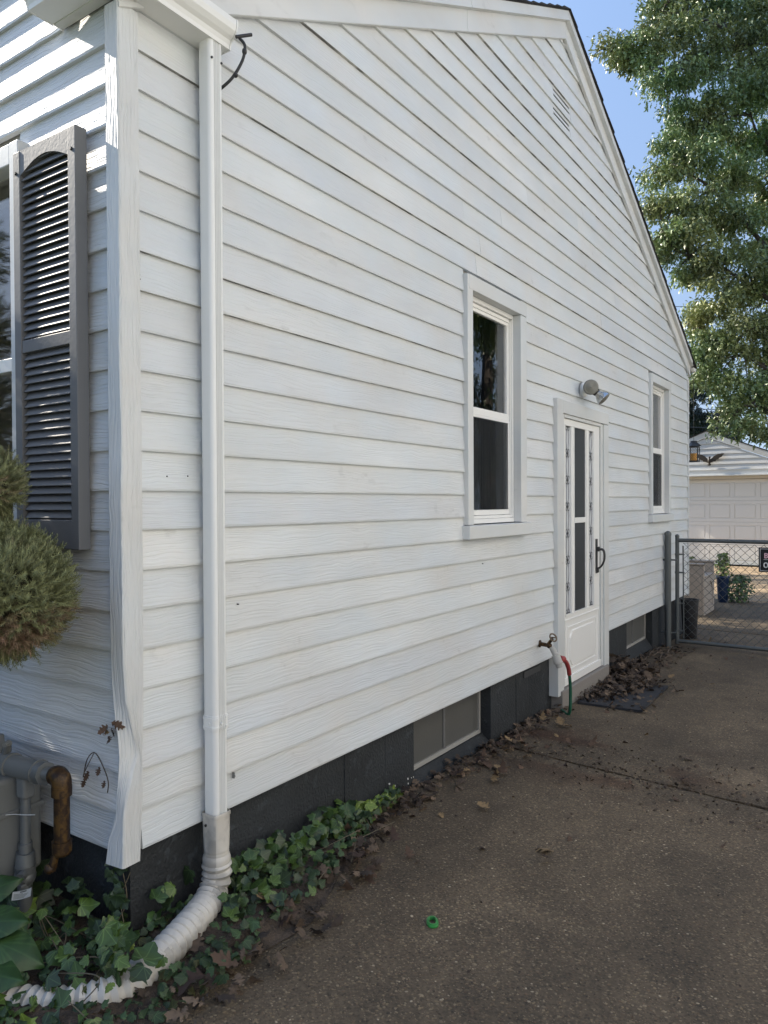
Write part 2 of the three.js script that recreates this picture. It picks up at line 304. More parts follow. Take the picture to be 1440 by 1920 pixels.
for (let k = 0; k < 36; k++) {
  const y0 = SB + EX * k, ym = y0 + EX;
  const L = y => y < rakeY(1.58) + 0.02 ? 1.575 : PK - (4.995 - y) / 0.4852 - 0.09, Rr = y => y < rakeY(9.7) + 0.02 ? 9.7 : PK + (4.995 - y) / 0.455 + 0.09;
  let spans = [[L, Rr]];
  const cut = (a, b) => { spans = spans.flatMap(([p, q]) => p(y0) < a && q(y0) > b ? [[p, K(a)], [K(b), q]] : [[p, q]]); };
  if (y0 > 1.25 && ym < 2.88) for (const [a, b] of WIN) cut(a + 0.012, b - 0.012);
  if (k === 30 || k === 31) cut(5.262, 5.624);
  if (ym < 2.25) cut(DOOR[0] + 0.012, DOOR[1] - 0.012);
  for (const [p, q] of spans) {
    if (q(ym) - p(ym) < 0.02 && q(y0) - p(y0) < 0.1) continue;
    let a = p, end = q(y0);
    const dirty = k > 12 && hash(k, 4, 5) > 0.55;
    while (end - a(y0) > 4.2) { const s = a(y0) + R(2.0, 3.6); board(sideWall, (x, y, o) => sideXYZ(x, y, o), false, a, K(s), y0, M_boards[Math.floor(rnd() * 5)], dirty ? M_edge : null); a = K(s + 0.0015); }
    board(sideWall, sideXYZ, false, a, q, y0, M_boards[Math.floor(rnd() * 5)], dirty ? M_edge : null);
  }
}
for (let k = 0; k < 30; k++) {
  const y0 = SB + EX * k, ym = y0 + EX;
  if (ym > 3.15) { const w = y => Math.max(0.3, 0.3 + (y - 3.75) / 0.611), e = y => Math.min(3.9, 3.9 - (y - 3.75) / 0.611); board(frontWall, frontXYZ, true, w, e, y0, M_front, null); continue; }
  if (y0 > 1.25 && ym < 2.88) { board(frontWall, frontXYZ, true, K(0.02), K(0.57), y0, M_front, null); board(frontWall, frontXYZ, true, K(1.5), K(7.1), y0, M_front, null); }
  else { const s = k === 1 ? 0.3 : k === 0 ? 1.4 : R(1.2, 3); board(frontWall, frontXYZ, true, K(0.02), K(s), y0, M_front, null); board(frontWall, frontXYZ, true, K(s + 0.0015), K(7.1), y0, M_front, null); }
}
// corner post, bent and pushed in near its foot: rows of y, left edge x, corner (x, z), right edge z
{
  const rows = [[0.333, -0.05, 0.028, -1.492, -1.557], [0.42, -0.032, 0.03, -1.493, -1.561], [0.50, -0.012, 0.03, -1.496, -1.566], [0.57, -0.004, 0.03, -1.508, -1.569], [0.63, 0.004, 0.026, -1.53, -1.57], [0.685, 0.01, 0.022, -1.552, -1.572], [0.74, 0.004, 0.026, -1.54, -1.573], [0.79, -0.006, 0.03, -1.526, -1.574], [0.87, -0.02, 0.031, -1.508, -1.576], [1.0, -0.028, 0.031, -1.5, -1.577]];
  for (let y = 1.15; y < 3.1; y += 0.12) rows.push([y, -0.03 + (free(y * 3, 2) - 0.5) * 0.004, 0.03 + (free(y * 4, 5) - 0.5) * 0.006, -1.5 + (free(y * 4, 8) - 0.5) * 0.005, -1.578]);
  rows.push([3.1, -0.03, 0.03, -1.5, -1.578]);
  const pos = [], uv = [], idx = [], line = (r, q) => q === 0 ? [r[1], r[0], -1.53] : q === 1 ? [r[1] - 0.002, r[0], -1.495 + (r[0] < 0.5 ? 0.012 : 0)] : q === 2 ? [r[2] - 0.004, r[0], r[3] + 0.003] : q === 3 ? [r[2], r[0], r[3] - 0.003] : q === 4 ? [Math.min(r[2], 0.026), r[0], r[4]] : [0.004, r[0], r[4]];
  for (let q = 0; q < 5; q++) { const b = pos.length / 3; rows.forEach((r, i) => { for (const e of [0, 1]) { pos.push(...line(r, q + e)); uv.push(q * 0.1 + e * (q === 1 ? 0.06 : q === 3 ? 0.075 : 0.01), r[0]); } if (i) { const a = b + i * 2 - 2; idx.push(a, a + 1, a + 2, a + 1, a + 3, a + 2); } }); }
  const g = new THREE.BufferGeometry(); g.setAttribute('position', new THREE.Float32BufferAttribute(pos, 3)); g.setAttribute('uv', new THREE.Float32BufferAttribute(uv, 2)); g.setIndex(idx); g.computeVertexNormals(); g.userData.keepUV = true;
  const post = part('corner_post', g, M_post, house); post.userData.label = 'wood-grained white corner trim, dented near its foot';
}
part('corner_post', [bx(-0.06, 0.024, 0.34, 3.02, -9.735, -9.702), bx(-0.3, 0.0, 2.98, 3.06, -9.8, -9.736)], M_trim, house);
// rake boards, roof edge, roof
const strip = (a0, a1, lo, hi, x0, x1) => onSide(plate([[a0, rakeY(a0) + lo], [a1, rakeY(a1) + lo], [a1, rakeY(a1) + hi], [a0, rakeY(a0) + hi]], x1 - x0, [], 0), x0);
for (const [a, b] of [[1.5, 3.872], [3.875, PK - 0.001], [PK + 0.001, 7.6], [7.604, 9.76]]) {
  const f = part('rake_board', [strip(a, b, 0, 0.14, 0.0135, 0.032), strip(a, b, 0.002, 0.018, 0.0325, 0.036)], M_trim, house);
  part('rake_fascia', [strip(a - 0.0, b, 0.128, 0.2, 0.0325, 0.06), strip(a, b, 0.128, 0.142, 0.0605, 0.066)], M_trim, f);
}
{
  const t = 0.2, u = 0.145, plane = (a0, x0, x1, lo, hi) => onSide(plate([[a0, rakeY(a0) + hi], [a0, rakeY(a0) + lo], [PK, 4.995 + lo], [9.92, rakeY(9.92) + lo], [9.92, rakeY(9.92) + hi], [PK, 4.995 + hi]], x1 - x0), x0);
  const spans = [[1.49, -0.299, 0.02], [2.2, -3.9, -0.3], [1.4, -7.3, -3.901]];       // the roof starts further back behind the front gable
  part('roof_deck', spans.map(([a, p, q]) => plane(a, p, q, u, t)), M_backing, house);
  const roof = part('roof', spans.map(([a, p, q], i) => plane(a - 0.01, p, i ? q : q + 0.045, t + 0.001, t + 0.008)), M_shingle, house);
  for (const [s, e] of [[1.38, PK], [9.94, PK]]) { const n = 29; for (let i = 0; i < n; i++) {
    const a = lerp(s, e, i / n), b = lerp(s, e, (i + 1) / n) + Math.sign(e - s) * 0.004, q = [[a, rakeY(a) + t + 0.009], [b, rakeY(b) + t + 0.009], [b, rakeY(b) + t + 0.011], [a, rakeY(a) + t + 0.025]], x1 = 0.07 + R(0, 0.008);
    if (s < PK && a < 1.5) continue;
    for (const [p, w] of s < PK && a < 2.2 ? [[-0.299, x1], [-7.31, -3.901]] : [[-7.31, x1]]) part('shingle_course', onSide(plate(s < PK ? q : q.slice().reverse(), w - p), p), M_shingle, roof); } }
}
for (const s of [-1, 1]) {                                          // cross gable over the front wall
  const q = [[-2.1, 4.9], [-2.1 + s * 1.95, 3.71], [-2.1 + s * 1.95, 3.79], [-2.1, 4.98]];
  const g = part('gable_roof', onFront(plate(s > 0 ? q : q.reverse(), 2.78), -4.32), M_shingle, house);
  const r = [[-2.1, 4.77], [-2.1 + s * 1.85, 3.64], [-2.1 + s * 1.85, 3.77], [-2.1, 4.9]];
  part('rake_board', onFront(plate(s > 0 ? r : r.reverse(), 0.022), -1.509), M_trim, g);
  part('cheek_wall', bx(-2.1 + s * 1.8 - 0.05, -2.1 + s * 1.8, 3.0, 3.74, -3.4, -1.68, 0), M_trim, g);
}
// gutter with its return round the corner, and the downspout
{
  const prof = [[0.012, 3.125], [0.098, 3.125], [0.1, 3.139], [0.106, 3.152], [0.118, 3.163], [0.13, 3.178], [0.135, 3.196], [0.1352, 3.216], [0.122, 3.216], [0.122, 3.210], [0.131, 3.209], [0.131, 3.197], [0.126, 3.181], [0.115, 3.167], [0.102, 3.155], [0.096, 3.141], [0.094, 3.129], [0.016, 3.129], [0.016, 3.216], [0.012, 3.216]];
  const cap = [...prof.slice(0, 8), [0.012, 3.216]].map(([a, b]) => [0.07 + (a - 0.07) * 1.03, 3.17 + (b - 3.17) * 1.04]);
  const zdir = (g, z) => basis(g, V(1, 0, 0), V(0, 1, 0), V(0, 0, 1), V(0, 0, z)), xdir = (g, x) => basis(g, V(0, 0, 1), V(0, 1, 0), V(-1, 0, 0), V(x, 0, -1.49));
  const gut = part('gutter', [zdir(plate(prof, 1.915 - 1.492), -1.915), xdir(plate(prof, 0.424), 0.134)], M_gutter, house);
  part('end_cap', zdir(plate(cap, 0.006), -1.922), M_gutter, gut); part('end_cap', xdir(plate(cap, 0.005), -0.2905), M_gutter, gut);
  part('fascia', [bx(0.0135, 0.0335 - 0.022, 3.1, 3.26, -2.1, -1.5) , bx(-0.289, 0.02, 3.121, 3.22, -1.513, -1.4785)].slice(1), M_trim, house);
  // downspout: rounded square, ribbed on the face towards the drive
  const x0 = 0.03, x1 = 0.094, z0 = -1.89, z1 = -1.825, r = 0.017, pts = [];
  const arc = (cx, cz, a0) => { for (let i = 0; i <= 6; i++) { const a = a0 + i / 6 * Math.PI / 2; pts.push([cx + Math.cos(a) * r, cz + Math.sin(a) * r]); } };
  arc(x0 + r, z0 + r, Math.PI);
  arc(x1 - r, z0 + r, 1.5 * Math.PI);
  for (let i = 0; i < 4; i++) { const c = lerp(z0 + r, z1 - r, (i + 0.6) / 4.2), w = 0.0032; pts.push([x1, c - w], [x1 - 0.005, c - w * 0.5], [x1 - 0.005, c + w * 0.5], [x1, c + w]); }
  arc(x1 - r, z1 - r, 0); arc(x0 + r, z1 - r, Math.PI / 2);
  const sp = (lo, hi, f = 1) => { const g = plate(pts.map(([x, z]) => [0.062 + (x - 0.062) * f, -1.8575 + (z + 1.8575) * f]), hi - lo); return basis(g, V(1, 0, 0), V(0, 0, 1), V(0, -1, 0), V(0, hi, 0)); };
  const down = part('downspout', sp(0.372, 3.1249), M_gutter, house);
  part('strap', [sp(0.698, 0.75, 1.09), sp(0.704, 0.712, 1.15), sp(0.736, 0.744, 1.15), bx(-0.004, 0.03, 0.705, 0.743, -1.905, -1.9), rod(V(0.098, 0.724, -1.85), V(0.104, 0.724, -1.85), 0.004), rod(V(0.07, 0.724, -1.823), V(0.07, 0.724, -1.818), 0.004)], M_gutter, down);
  part('screw', [rod(V(0.092, 3.06, -1.835), V(0.097, 3.06, -1.835), 0.004), rod(V(0.092, 3.06, -1.88), V(0.097, 3.06, -1.88), 0.004)], M_hardware, down);
  // boot that turns square into round, then the corrugated hose
  const rings = [[0.402, 0.0375, 7], [0.4, 0.0395, 7], [0.388, 0.0395, 7], [0.386, 0.0375, 7], [0.34, 0.0372, 6], [0.31, 0.038, 4.5], [0.285, 0.0405, 3], [0.272, 0.043, 2.3], [0.27, 0.0445, 2], [0.264, 0.0445, 2], [0.262, 0.0425, 2], [0.258, 0.0445, 2], [0.252, 0.0445, 2], [0.25, 0.043, 2], [0.246, 0.047, 2], [0.236, 0.0495, 2], [0.222, 0.0495, 2], [0.214, 0.046, 2]];
  const n = 40, pos = [], idx = [];
  rings.forEach(([y, h, p], i) => { for (let k = 0; k <= n; k++) { const a = k / n * 2 * Math.PI, c = Math.cos(a), s = Math.sin(a), rr = h / Math.pow(Math.pow(Math.abs(c), p) + Math.pow(Math.abs(s), p), 1 / p); pos.push(0.062 + c * rr, y, -1.8575 + s * rr); if (i && k) { const b = i * (n + 1) + k; idx.push(b, b - 1, b - n - 1, b - 1, b - n - 2, b - n - 1); } } });
  const boot = new THREE.BufferGeometry(); boot.setAttribute('position', new THREE.Float32BufferAttribute(pos, 3)); boot.setIndex(idx); boot.computeVertexNormals();
  const M_hose = M(0xffffff, 0.5, { bumpMap: speck, bumpScale: 0.0006, map: texture(256, 256, (u, v) => { const a = smooth(0.5, 0.75, fbm(u * 5, v * 5, 5, 5, 131, 5)), l = 0.77 - a * 0.16; return [l, l * 0.975, l * 0.93]; }, [0.4, 0.4]) });
  const bt = part('downspout_boot', boot, M_hose, house);
  part('screw', rod(V(0.05, 0.36, -1.8205), V(0.05, 0.36, -1.816), 0.005), M_hardware, bt);
  const path = new THREE.CatmullRomCurve3([V(0.062, 0.225, -1.8575), V(0.063, 0.17, -1.857), V(0.064, 0.135, -1.845), V(0.085, 0.105, -1.79), V(0.115, 0.1, -1.715), V(0.145, 0.1, -1.64), V(0.17, 0.092, -1.54), V(0.185, 0.08, -1.44), V(0.17, 0.068, -1.33), V(0.09, 0.06, -1.235), V(-0.03, 0.055, -1.17), V(-0.2, 0.045, -1.13)]);
  const S = 620, fr = path.computeFrenetFrames(S), N = 26, hp = [], hi = [], len = path.getLength();
  for (let i = 0; i <= S; i++) {
    const c = path.getPointAt(i / S), d = i / S * len, ph = (d / 0.029) % 1, w = ph < 0.5 ? ph * 2 : 2 - ph * 2, rad = 0.0445 + 0.0095 * w;
    for (let k = 0; k <= N; k++) { const a = k / N * 2 * Math.PI, u = fr.normals[i], v = fr.binormals[i], ca = Math.cos(a) * rad, sa = Math.sin(a) * rad; hp.push(c.x + u.x * ca + v.x * sa, c.y + u.y * ca + v.y * sa, c.z + u.z * ca + v.z * sa); if (i && k) { const b = i * (N + 1) + k; hi.push(b, b - N - 1, b - 1, b - 1, b - N - 1, b - N - 2); } }
  }
  const hose = new THREE.BufferGeometry(); hose.setAttribute('position', new THREE.Float32BufferAttribute(hp, 3)); hose.setIndex(hi); hose.computeVertexNormals();
  const hm = part('corrugated_pipe', toCreasedNormals(hose, 0.7), M_hose, house); hm.userData.label = 'off-white corrugated drain pipe bent into the ivy';
}
// foundation
const foundation = (() => {
  const cuts = [1.56, 2.735, 3.3]; const f = part('foundation', [bx(-0.3, -0.03, -0.35, 0.374, -2.733, -1.56, 0), bx(-7.1, -0.301, -0.35, 0.374, -1.8, -1.56, 0)], M_found, house);
  const sec = (a, b, x = -0.03, y0 = -0.35, y1 = 0.374) => part('foundation_section', bx(-0.3, x, y0, y1, -b, -a, 0.004), M_found, f);
  sec(2.736, 3.07, -0.026); sec(3.072, 3.345, -0.027); sec(4.275, 4.66, -0.03); sec(4.662, 5.3, -0.028); sec(6.42, 7.25, -0.03); sec(8.2, 9.7, -0.03);
  sec(3.346, 4.274, -0.03, -0.35, -0.02); sec(7.251, 8.199, -0.03, -0.35, -0.06);
  return f;
})();
for (const [a, b, low] of [[3.347, 4.273, -0.02], [7.252, 8.198, -0.06]]) {             // basement windows in deep reveals with a sloped sill
  const bw = part('basement_window', [bx(-0.125, -0.1, 0.03, 0.055, -b + 0.002, -a - 0.002), bx(-0.125, -0.1, 0.34, 0.372, -b + 0.002, -a - 0.002), bx(-0.125, -0.1, 0.0552, 0.3398, -a - 0.03, -a - 0.002), bx(-0.125, -0.1, 0.0552, 0.3398, -b + 0.002, -b + 0.022)], M(lin(0.33, 0.32, 0.3), 0.6), house);
  part('mullion', bx(-0.124, -0.104, 0.0552, 0.3398, -(a + b) / 2 - 0.012, -(a + b) / 2 + 0.012), M(lin(0.13, 0.13, 0.13), 0.7), bw);
  for (const [p, q] of [[a + 0.031, (a + b) / 2 - 0.0125], [(a + b) / 2 + 0.0125, b - 0.023]]) part('pane', bx(-0.116, -0.112, 0.0555, 0.3395, -q, -p, 0), M(lin(0.105, 0.105, 0.1), 0.35, { bumpMap: speck, bumpScale: 0.0006 }), bw);
  part('sill', basis(plate([[-0.3, -0.3], [-0.031, -0.3], [-0.031, low + 0.0], [-0.09, 0.028], [-0.3, 0.028]], b - a - 0.004), V(1, 0, 0), V(0, 1, 0), V(0, 0, 1), V(0, 0, -b + 0.002)), M_found, bw);
}
for (const [y, a] of [[1.596, 1.692], [1.599, 1.783], [1.12, 2.025], [2.255, 1.586], [2.241, 1.588], [1.128, 4.09]]) part('nail_hole', bx(0.004, 0.0145, y - 0.0022, y + 0.0022, -a - 0.002, -a + 0.002, 0.0006), M_hardware, sideWall);
part('cable_clip', [bx(0.008, 0.02, 0.468, 0.49, -1.993, -1.988, 0.001), rod(V(0.018, 0.486, -1.99), V(0.024, 0.476, -1.99), 0.0018)], M_galv, sideWall);
for (let i = 0; i < 9; i++) { const a = R(3.1, 3.34), y = 0.02 + Math.pow(rnd(), 2) * 0.07, s = R(0.002, 0.005); part('paint_chip', plate([[a, y], [a + s, y - s * 0.5], [a + s * 1.3, y + s * 1.4], [a + s * 0.4, y + s * 2.2], [a - s * 0.4, y + s]], 0.001).applyMatrix4(new THREE.Matrix4().makeBasis(V(0, 0, -1), V(0, 1, 0), V(1, 0, 0)).setPosition(-0.0265, 0, 0)), M_vinyl, foundation); }
part('foundation_patch', [bx(-0.028, -0.02, 0.285, 0.33, -5.07, -4.78, 0.003)], M(lin(0.05, 0.052, 0.055), 0.7), house);
// ---------------------------------------------------------------- windows and door on the side wall
for (const [a0, a1] of WIN) {
  const i0 = a0 + 0.068, i1 = a1 - 0.098, z = a => -a;
  const w = part('window', [bx(-0.03, 0.04, 1.37, 2.83, z(i0), z(a0), 0.004), bx(-0.03, 0.04, 1.37, 2.742, z(a1), z(i1), 0.004), bx(-0.03, 0.0385, 2.744, 2.829, z(a1), z(i0) - 0.0015, 0.004),
    bx(0.039, 0.0415, 2.745, 2.83, z(a1 - 0.001), z(a0 + 0.02), 0.001)], M_trim, house);
  part('sill', [bx(-0.02, 0.062, 1.286, 1.366, z(a1 + 0.03), z(a0 - 0.025), 0.006), onSide(plate(rect(i0 - 0.01, i1 + 0.01, 0, 0.02), 0.06), 0).translate(0, 1.366, 0)].slice(0, 1), M_trim, w);
  const F = M_vinyl, j0 = i0 + 0.001, j1 = i1 - 0.001;
  part('frame', [bx(-0.06, -0.012, 1.372, 1.4, z(j1), z(j0), 0.003), bx(-0.05, -0.02, 1.401, 1.42, z(j1), z(j0), 0.003), bx(-0.075, -0.014, 2.715, 2.743, z(j1), z(j0), 0.003), bx(-0.075, -0.014, 1.401, 2.714, z(j1), z(j1 - 0.016), 0.003), bx(-0.075, -0.014, 1.401, 2.714, z(j0 + 0.016), z(j0), 0.003),
    bx(-0.075, -0.026, 1.421, 2.7, z(j1 - 0.017), z(j1 - 0.026), 0.002), bx(-0.075, -0.03, 2.69, 2.7135, z(j1 - 0.027), z(j0 + 0.017), 0.002)], F, w);
  const k0 = j0 + 0.0175, k1 = j1 - 0.0275, sash = (lo, hi, x, t, bt) => [bx(x - 0.022, x, lo, lo + bt, z(k1), z(k0), 0.003), bx(x - 0.022, x, hi - t, hi, z(k1), z(k0), 0.003), bx(x - 0.022, x, lo + bt + 0.0005, hi - t - 0.0005, z(k1), z(k1 - 0.03), 0.003), bx(x - 0.022, x, lo + bt + 0.0005, hi - t - 0.0005, z(k0 + 0.03), z(k0), 0.003)];
  part('upper_sash', sash(2.04, 2.689, -0.034, 0.022, 0.045), F, w);
  part('lower_sash', sash(1.422, 2.0395, -0.03, 0.016, 0.034), F, w);
  part('pane', bx(-0.048, -0.0455, 2.084, 2.668, z(k1 - 0.029), z(k0 + 0.029), 0), M_glass, w);
  part('pane', bx(-0.046, -0.0435, 1.455, 2.025, z(k1 - 0.029), z(k0 + 0.029), 0), M_glass, w);
  part('insect_screen', [bx(-0.0285, -0.0275, 1.4562, 2.0228, z(k1 - 0.0305), z(k0 + 0.0305), 0)], M_net, w);
  // curtains inside
  const cloth = (b0, b1, mat, x) => { const s = []; const n = 36; for (let i = 0; i <= n; i++) s.push([lerp(b0, b1, i / n), Math.sin(i * 1.05) * 0.018 + Math.sin(i * 0.4) * 0.008]); const o = [...s, ...s.slice().reverse().map(([p, q]) => [p, q - 0.003])];
    return part('curtain', basis(plate(o, 1.5), V(0, 0, -1), V(1, 0, 0), V(0, 1, 0), V(x, 1.36, 0)), mat, w); };
  cloth(i0 - 0.02, i0 + 0.2, M(lin(0.09, 0.1, 0.07), 0.9), -0.2); cloth(i0 + 0.21, i1 - 0.16, M(lin(0.025, 0.035, 0.035), 0.9), -0.24); cloth(i1 - 0.13, i1 + 0.03, M(lin(0.08, 0.09, 0.09), 0.9), -0.21);
}
// front window beside the shutter
{
  const w = part('window', [bx(-0.565, -0.508, 1.33, 2.80, ZF - 0.02, ZF + 0.05, 0.004), bx(-1.56, -0.566, 2.725, 2.80, ZF - 0.02, ZF + 0.048, 0.004), bx(-1.62, -0.5, 1.30, 1.329, ZF - 0.02, ZF + 0.07, 0.004), bx(-1.56, -1.5, 1.33, 2.724, ZF - 0.02, ZF + 0.05, 0.004)], M_trim, house);
  part('sash', [bx(-0.61, -0.5662, 1.331, 2.724, ZF - 0.06, ZF, 0.003), bx(-1.499, -0.6105, 2.0, 2.05, ZF - 0.06, ZF - 0.004, 0.003), bx(-1.499, -0.6105, 1.331, 1.4, ZF - 0.06, ZF, 0.003)], M_vinyl, w);
  part('pane', bx(-1.499, -0.6105, 1.4005, 2.72, ZF - 0.036, ZF - 0.032, 0), M_glass, w);
}
// storm door
{
  const z = a => -a, [a0, a1] = DOOR, Tm = M_trim;
  const door = part('door_casing', [bx(-0.03, 0.045, 0.06, 2.27, z(5.37), z(a0), 0.004), bx(-0.03, 0.042, 0.08, 2.165, z(a1), z(6.345), 0.004), bx(-0.03, 0.0435, 2.168, 2.268, z(a1), z(5.3715), 0.004), bx(-0.03, 0.03, 0.1, 2.1655, z(5.424), z(5.3712), 0.003), bx(-0.03, 0.03, 0.1, 2.1655, z(6.3445), z(6.292), 0.003), bx(-0.03, 0.033, 2.1405, 2.167, z(6.291), z(5.425), 0.003)], Tm, house);
  const S = M_vinyl, x0 = -0.02, x1 = 0.017;
  const slab = part('storm_door', [bx(x0, x1, 0.62, 2.14, z(5.474), z(5.428), 0.003), bx(x0, x1, 0.62, 2.14, z(6.288), z(6.124), 0.003), bx(x0, x1, 0.6202, 2.085, z(5.674), z(5.594), 0.003), bx(x0, x1, 0.6202, 2.085, z(6.014), z(5.938), 0.003), bx(x0, x1, 2.0855, 2.139, z(6.123), z(5.475), 0.003), bx(x0, x1, 0.1, 0.6195, z(6.288), z(5.428), 0.003), bx(x0, x1 + 0.004, 0.62, 0.642, z(6.1235), z(5.4745), 0.003)], S, house);
  const mould = (p, q, lo, hi, t = 0.006, o = 0.006) => [bx(x1 - 0.002, x1 + o, lo, lo + t, z(q), z(p), 0.002), bx(x1 - 0.002, x1 + o, hi - t, hi, z(q), z(p), 0.002), bx(x1 - 0.002, x1 + o, lo + t, hi - t, z(p + t), z(p), 0.002), bx(x1 - 0.002, x1 + o, lo + t, hi - t, z(q), z(q - t), 0.002)];
  part('moulding', [...mould(5.468, 5.6, 0.636, 2.092), ...mould(5.662, 5.95, 0.636, 2.092), ...mould(6.008, 6.13, 0.636, 2.092), ...mould(5.455, 6.262, 0.125, 0.6, 0.012, 0.007)], S, slab);
  const oct = (p, q, lo, hi, c) => [[p + c, lo], [q - c, lo], [q, lo + c], [q, hi - c], [q - c, hi], [p + c, hi], [p, hi - c], [p, lo + c]];
  part('kick_panel', [onSide(plate(oct(5.56, 6.155, 0.235, 0.5, 0.05), 0.004, [], 0.006), x1 - 0.002), onSide(plate(oct(5.52, 6.195, 0.195, 0.54, 0.0), 0.003, [oct(5.535, 6.18, 0.21, 0.525, 0).reverse()], 0.002), x1), bx(x1 - 0.002, x1 + 0.012, 0.1, 0.16, z(6.287), z(5.43), 0.004)], S, slab);
  part('pane', bx(0.008, 0.011, 1.379, 2.084, z(5.9375), z(5.6745), 0), M_screen, slab); part('pane', bx(0.008, 0.011, 0.6425, 1.336, z(5.9375), z(5.6745), 0), M_screen, slab);
  part('crossbar', bx(x0, x1 + 0.002, 1.336, 1.379, z(5.9376), z(5.6744), 0.002), S, slab);
  for (const [p, q] of [[5.474, 5.594], [6.014, 6.124]]) {
    part('pane', bx(0.006, 0.009, 0.6425, 2.085, z(q), z(p), 0), M_frost, slab);
    const c = (p + q) / 2, n = 7, h = 1.44 / n, g = [];
    for (let i = 0; i <= n; i++) {
      const y = 0.643 + i * h; if (i > 0 && i < n) { g.push(ball(0, 0, 0, 0.009, 0.4, 1.6, 1, 6).translate(0.0135, y, z(c)), ball(0, 0, 0, 0.009, 0.4, 0.8, 2.2, 6).translate(0.0135, y, z(c))); }
      for (const s of [-1, 1]) {
        if (i < n) g.push(tube([V(0.0135, y, z(c)), V(0.0135, y + h * 0.25, z(c + s * 0.02)), V(0.0135, y + h * 0.5, z(c + s * 0.026)), V(0.0135, y + h * 0.75, z(c + s * 0.02)), V(0.0135, y + h, z(c))], 0.0017, 10, 4));
        for (const d of [-1, 1]) if ((i < n || d < 0) && (i > 0 || d > 0)) { const sp = []; for (let k = 0; k <= 9; k++) { const an = k / 9 * 4.6, rr = 0.019 * (1 - k / 13); sp.push(V(0.0135, y + d * (0.022 + Math.sin(an - 1.57) * rr), z(c + s * (0.021 + Math.cos(an - 1.57) * rr * 0.9)))); } g.push(tube(sp, 0.0018, 10, 4)); }
      }
    }
    g.push(bx(0.011, 0.016, 0.643, 0.65, z(q - 0.01), z(p + 0.01), 0.001), bx(0.011, 0.016, 2.077, 2.084, z(q - 0.01), z(p + 0.01), 0.001));
    part('scroll_grille', g, M_iron, slab);
  }
  const hz = -6.2;
  part('handle', [bx(x1, 0.026, 0.9, 1.19, hz - 0.02, hz + 0.02, 0.008), bx(0.026, 0.05, 1.085, 1.125, hz - 0.016, hz + 0.012, 0.006), taper([V(0.03, 1.1, hz), V(0.075, 1.1, hz), V(0.088, 1.06, hz), V(0.082, 1.0, hz), V(0.055, 0.955, hz), V(0.03, 0.94, hz)], 0.011, 0.008, 18, 8), bx(0.024, 0.04, 0.905, 0.95, hz - 0.014, hz + 0.014, 0.006)], M_hardware, slab);
  part('doorstep', bx(-0.25, 0.06, -0.3, 0.094, -6.42, -5.3, 0.008), M_step, house);
}
// louvred gable vent slots
for (const [k, cuts] of [[30, [4.37, 4.408]], [31, [4.503, 4.545]]]) {   // two vented courses: real slots through to the attic
  const y0 = SB + EX * k, g = onSide(plate(rect(5.2625, 5.6235, y0 + 0.0005, y0 + EX + 0.004), 0.006, cuts.map(y => rect(5.275, 5.61, y - 0.009, y + 0.008).reverse())), 0.002), p = g.attributes.position;
  for (let i = 0; i < p.count; i++) p.setX(i, p.getX(i) + (0.55 - (p.getY(i) - y0) / EX) * 0.0125);
  g.computeVertexNormals(); part('gable_vent', g, M_boards[1], house);
}
// rear gutter end
part('gutter', [bx(-0.4, 0.05, 3.13, 3.24, -10.02, -9.9, 0.01)], M_gutter, house);
// shutter
{
  const x0 = -0.5, x1 = -0.133, z0 = -1.496, z1 = -1.452, s = 0.042, arch = [];
  for (let i = 0; i <= 14; i++) { const t = i / 14; arch.push([lerp(x1 - s, x0 + s, t), 2.648 + Math.sin(t * Math.PI) * 0.042]); }
  const sh = part('shutter', [bx(x0, x0 + s, 1.352, 2.735, z0, z1, 0.003), bx(x1 - s, x1, 1.352, 2.735, z0, z1, 0.003), onFront(plate([...arch, [x0 + s, 2.734], [x1 - s, 2.734]].reverse(), 0.038), -1.492), bx(x0 + s, x1 - s, 2.03, 2.075, z0 + 0.002, z1 - 0.003, 0.003), bx(x0 + s, x1 - s, 1.353, 1.45, z0 + 0.002, z1 - 0.003, 0.003), bx(x0 + s, x1 - s, 1.4505, 2.7, z0, z0 + 0.004, 0)], M_shutter, house);
  for (const [lo, hi] of [[1.457, 2.026], [2.082, 2.69]]) for (let y = lo; y < hi; y += 0.0275) {
    const g = new RoundedBoxGeometry(x1 - x0 - 2 * s - 0.001, 0.005, 0.034, 1, 0.002); g.rotateX(1.0); g.translate((x0 + x1) / 2, y + 0.012, -1.469); part('louvre', g, M_shutter, sh);
  }
  for (const x of [x0 + 0.02, x1 - 0.02]) part('screw', rod(V(x, 2.66, z1), V(x, 2.66, z1 + 0.006), 0.006), M_hardware, sh);
}
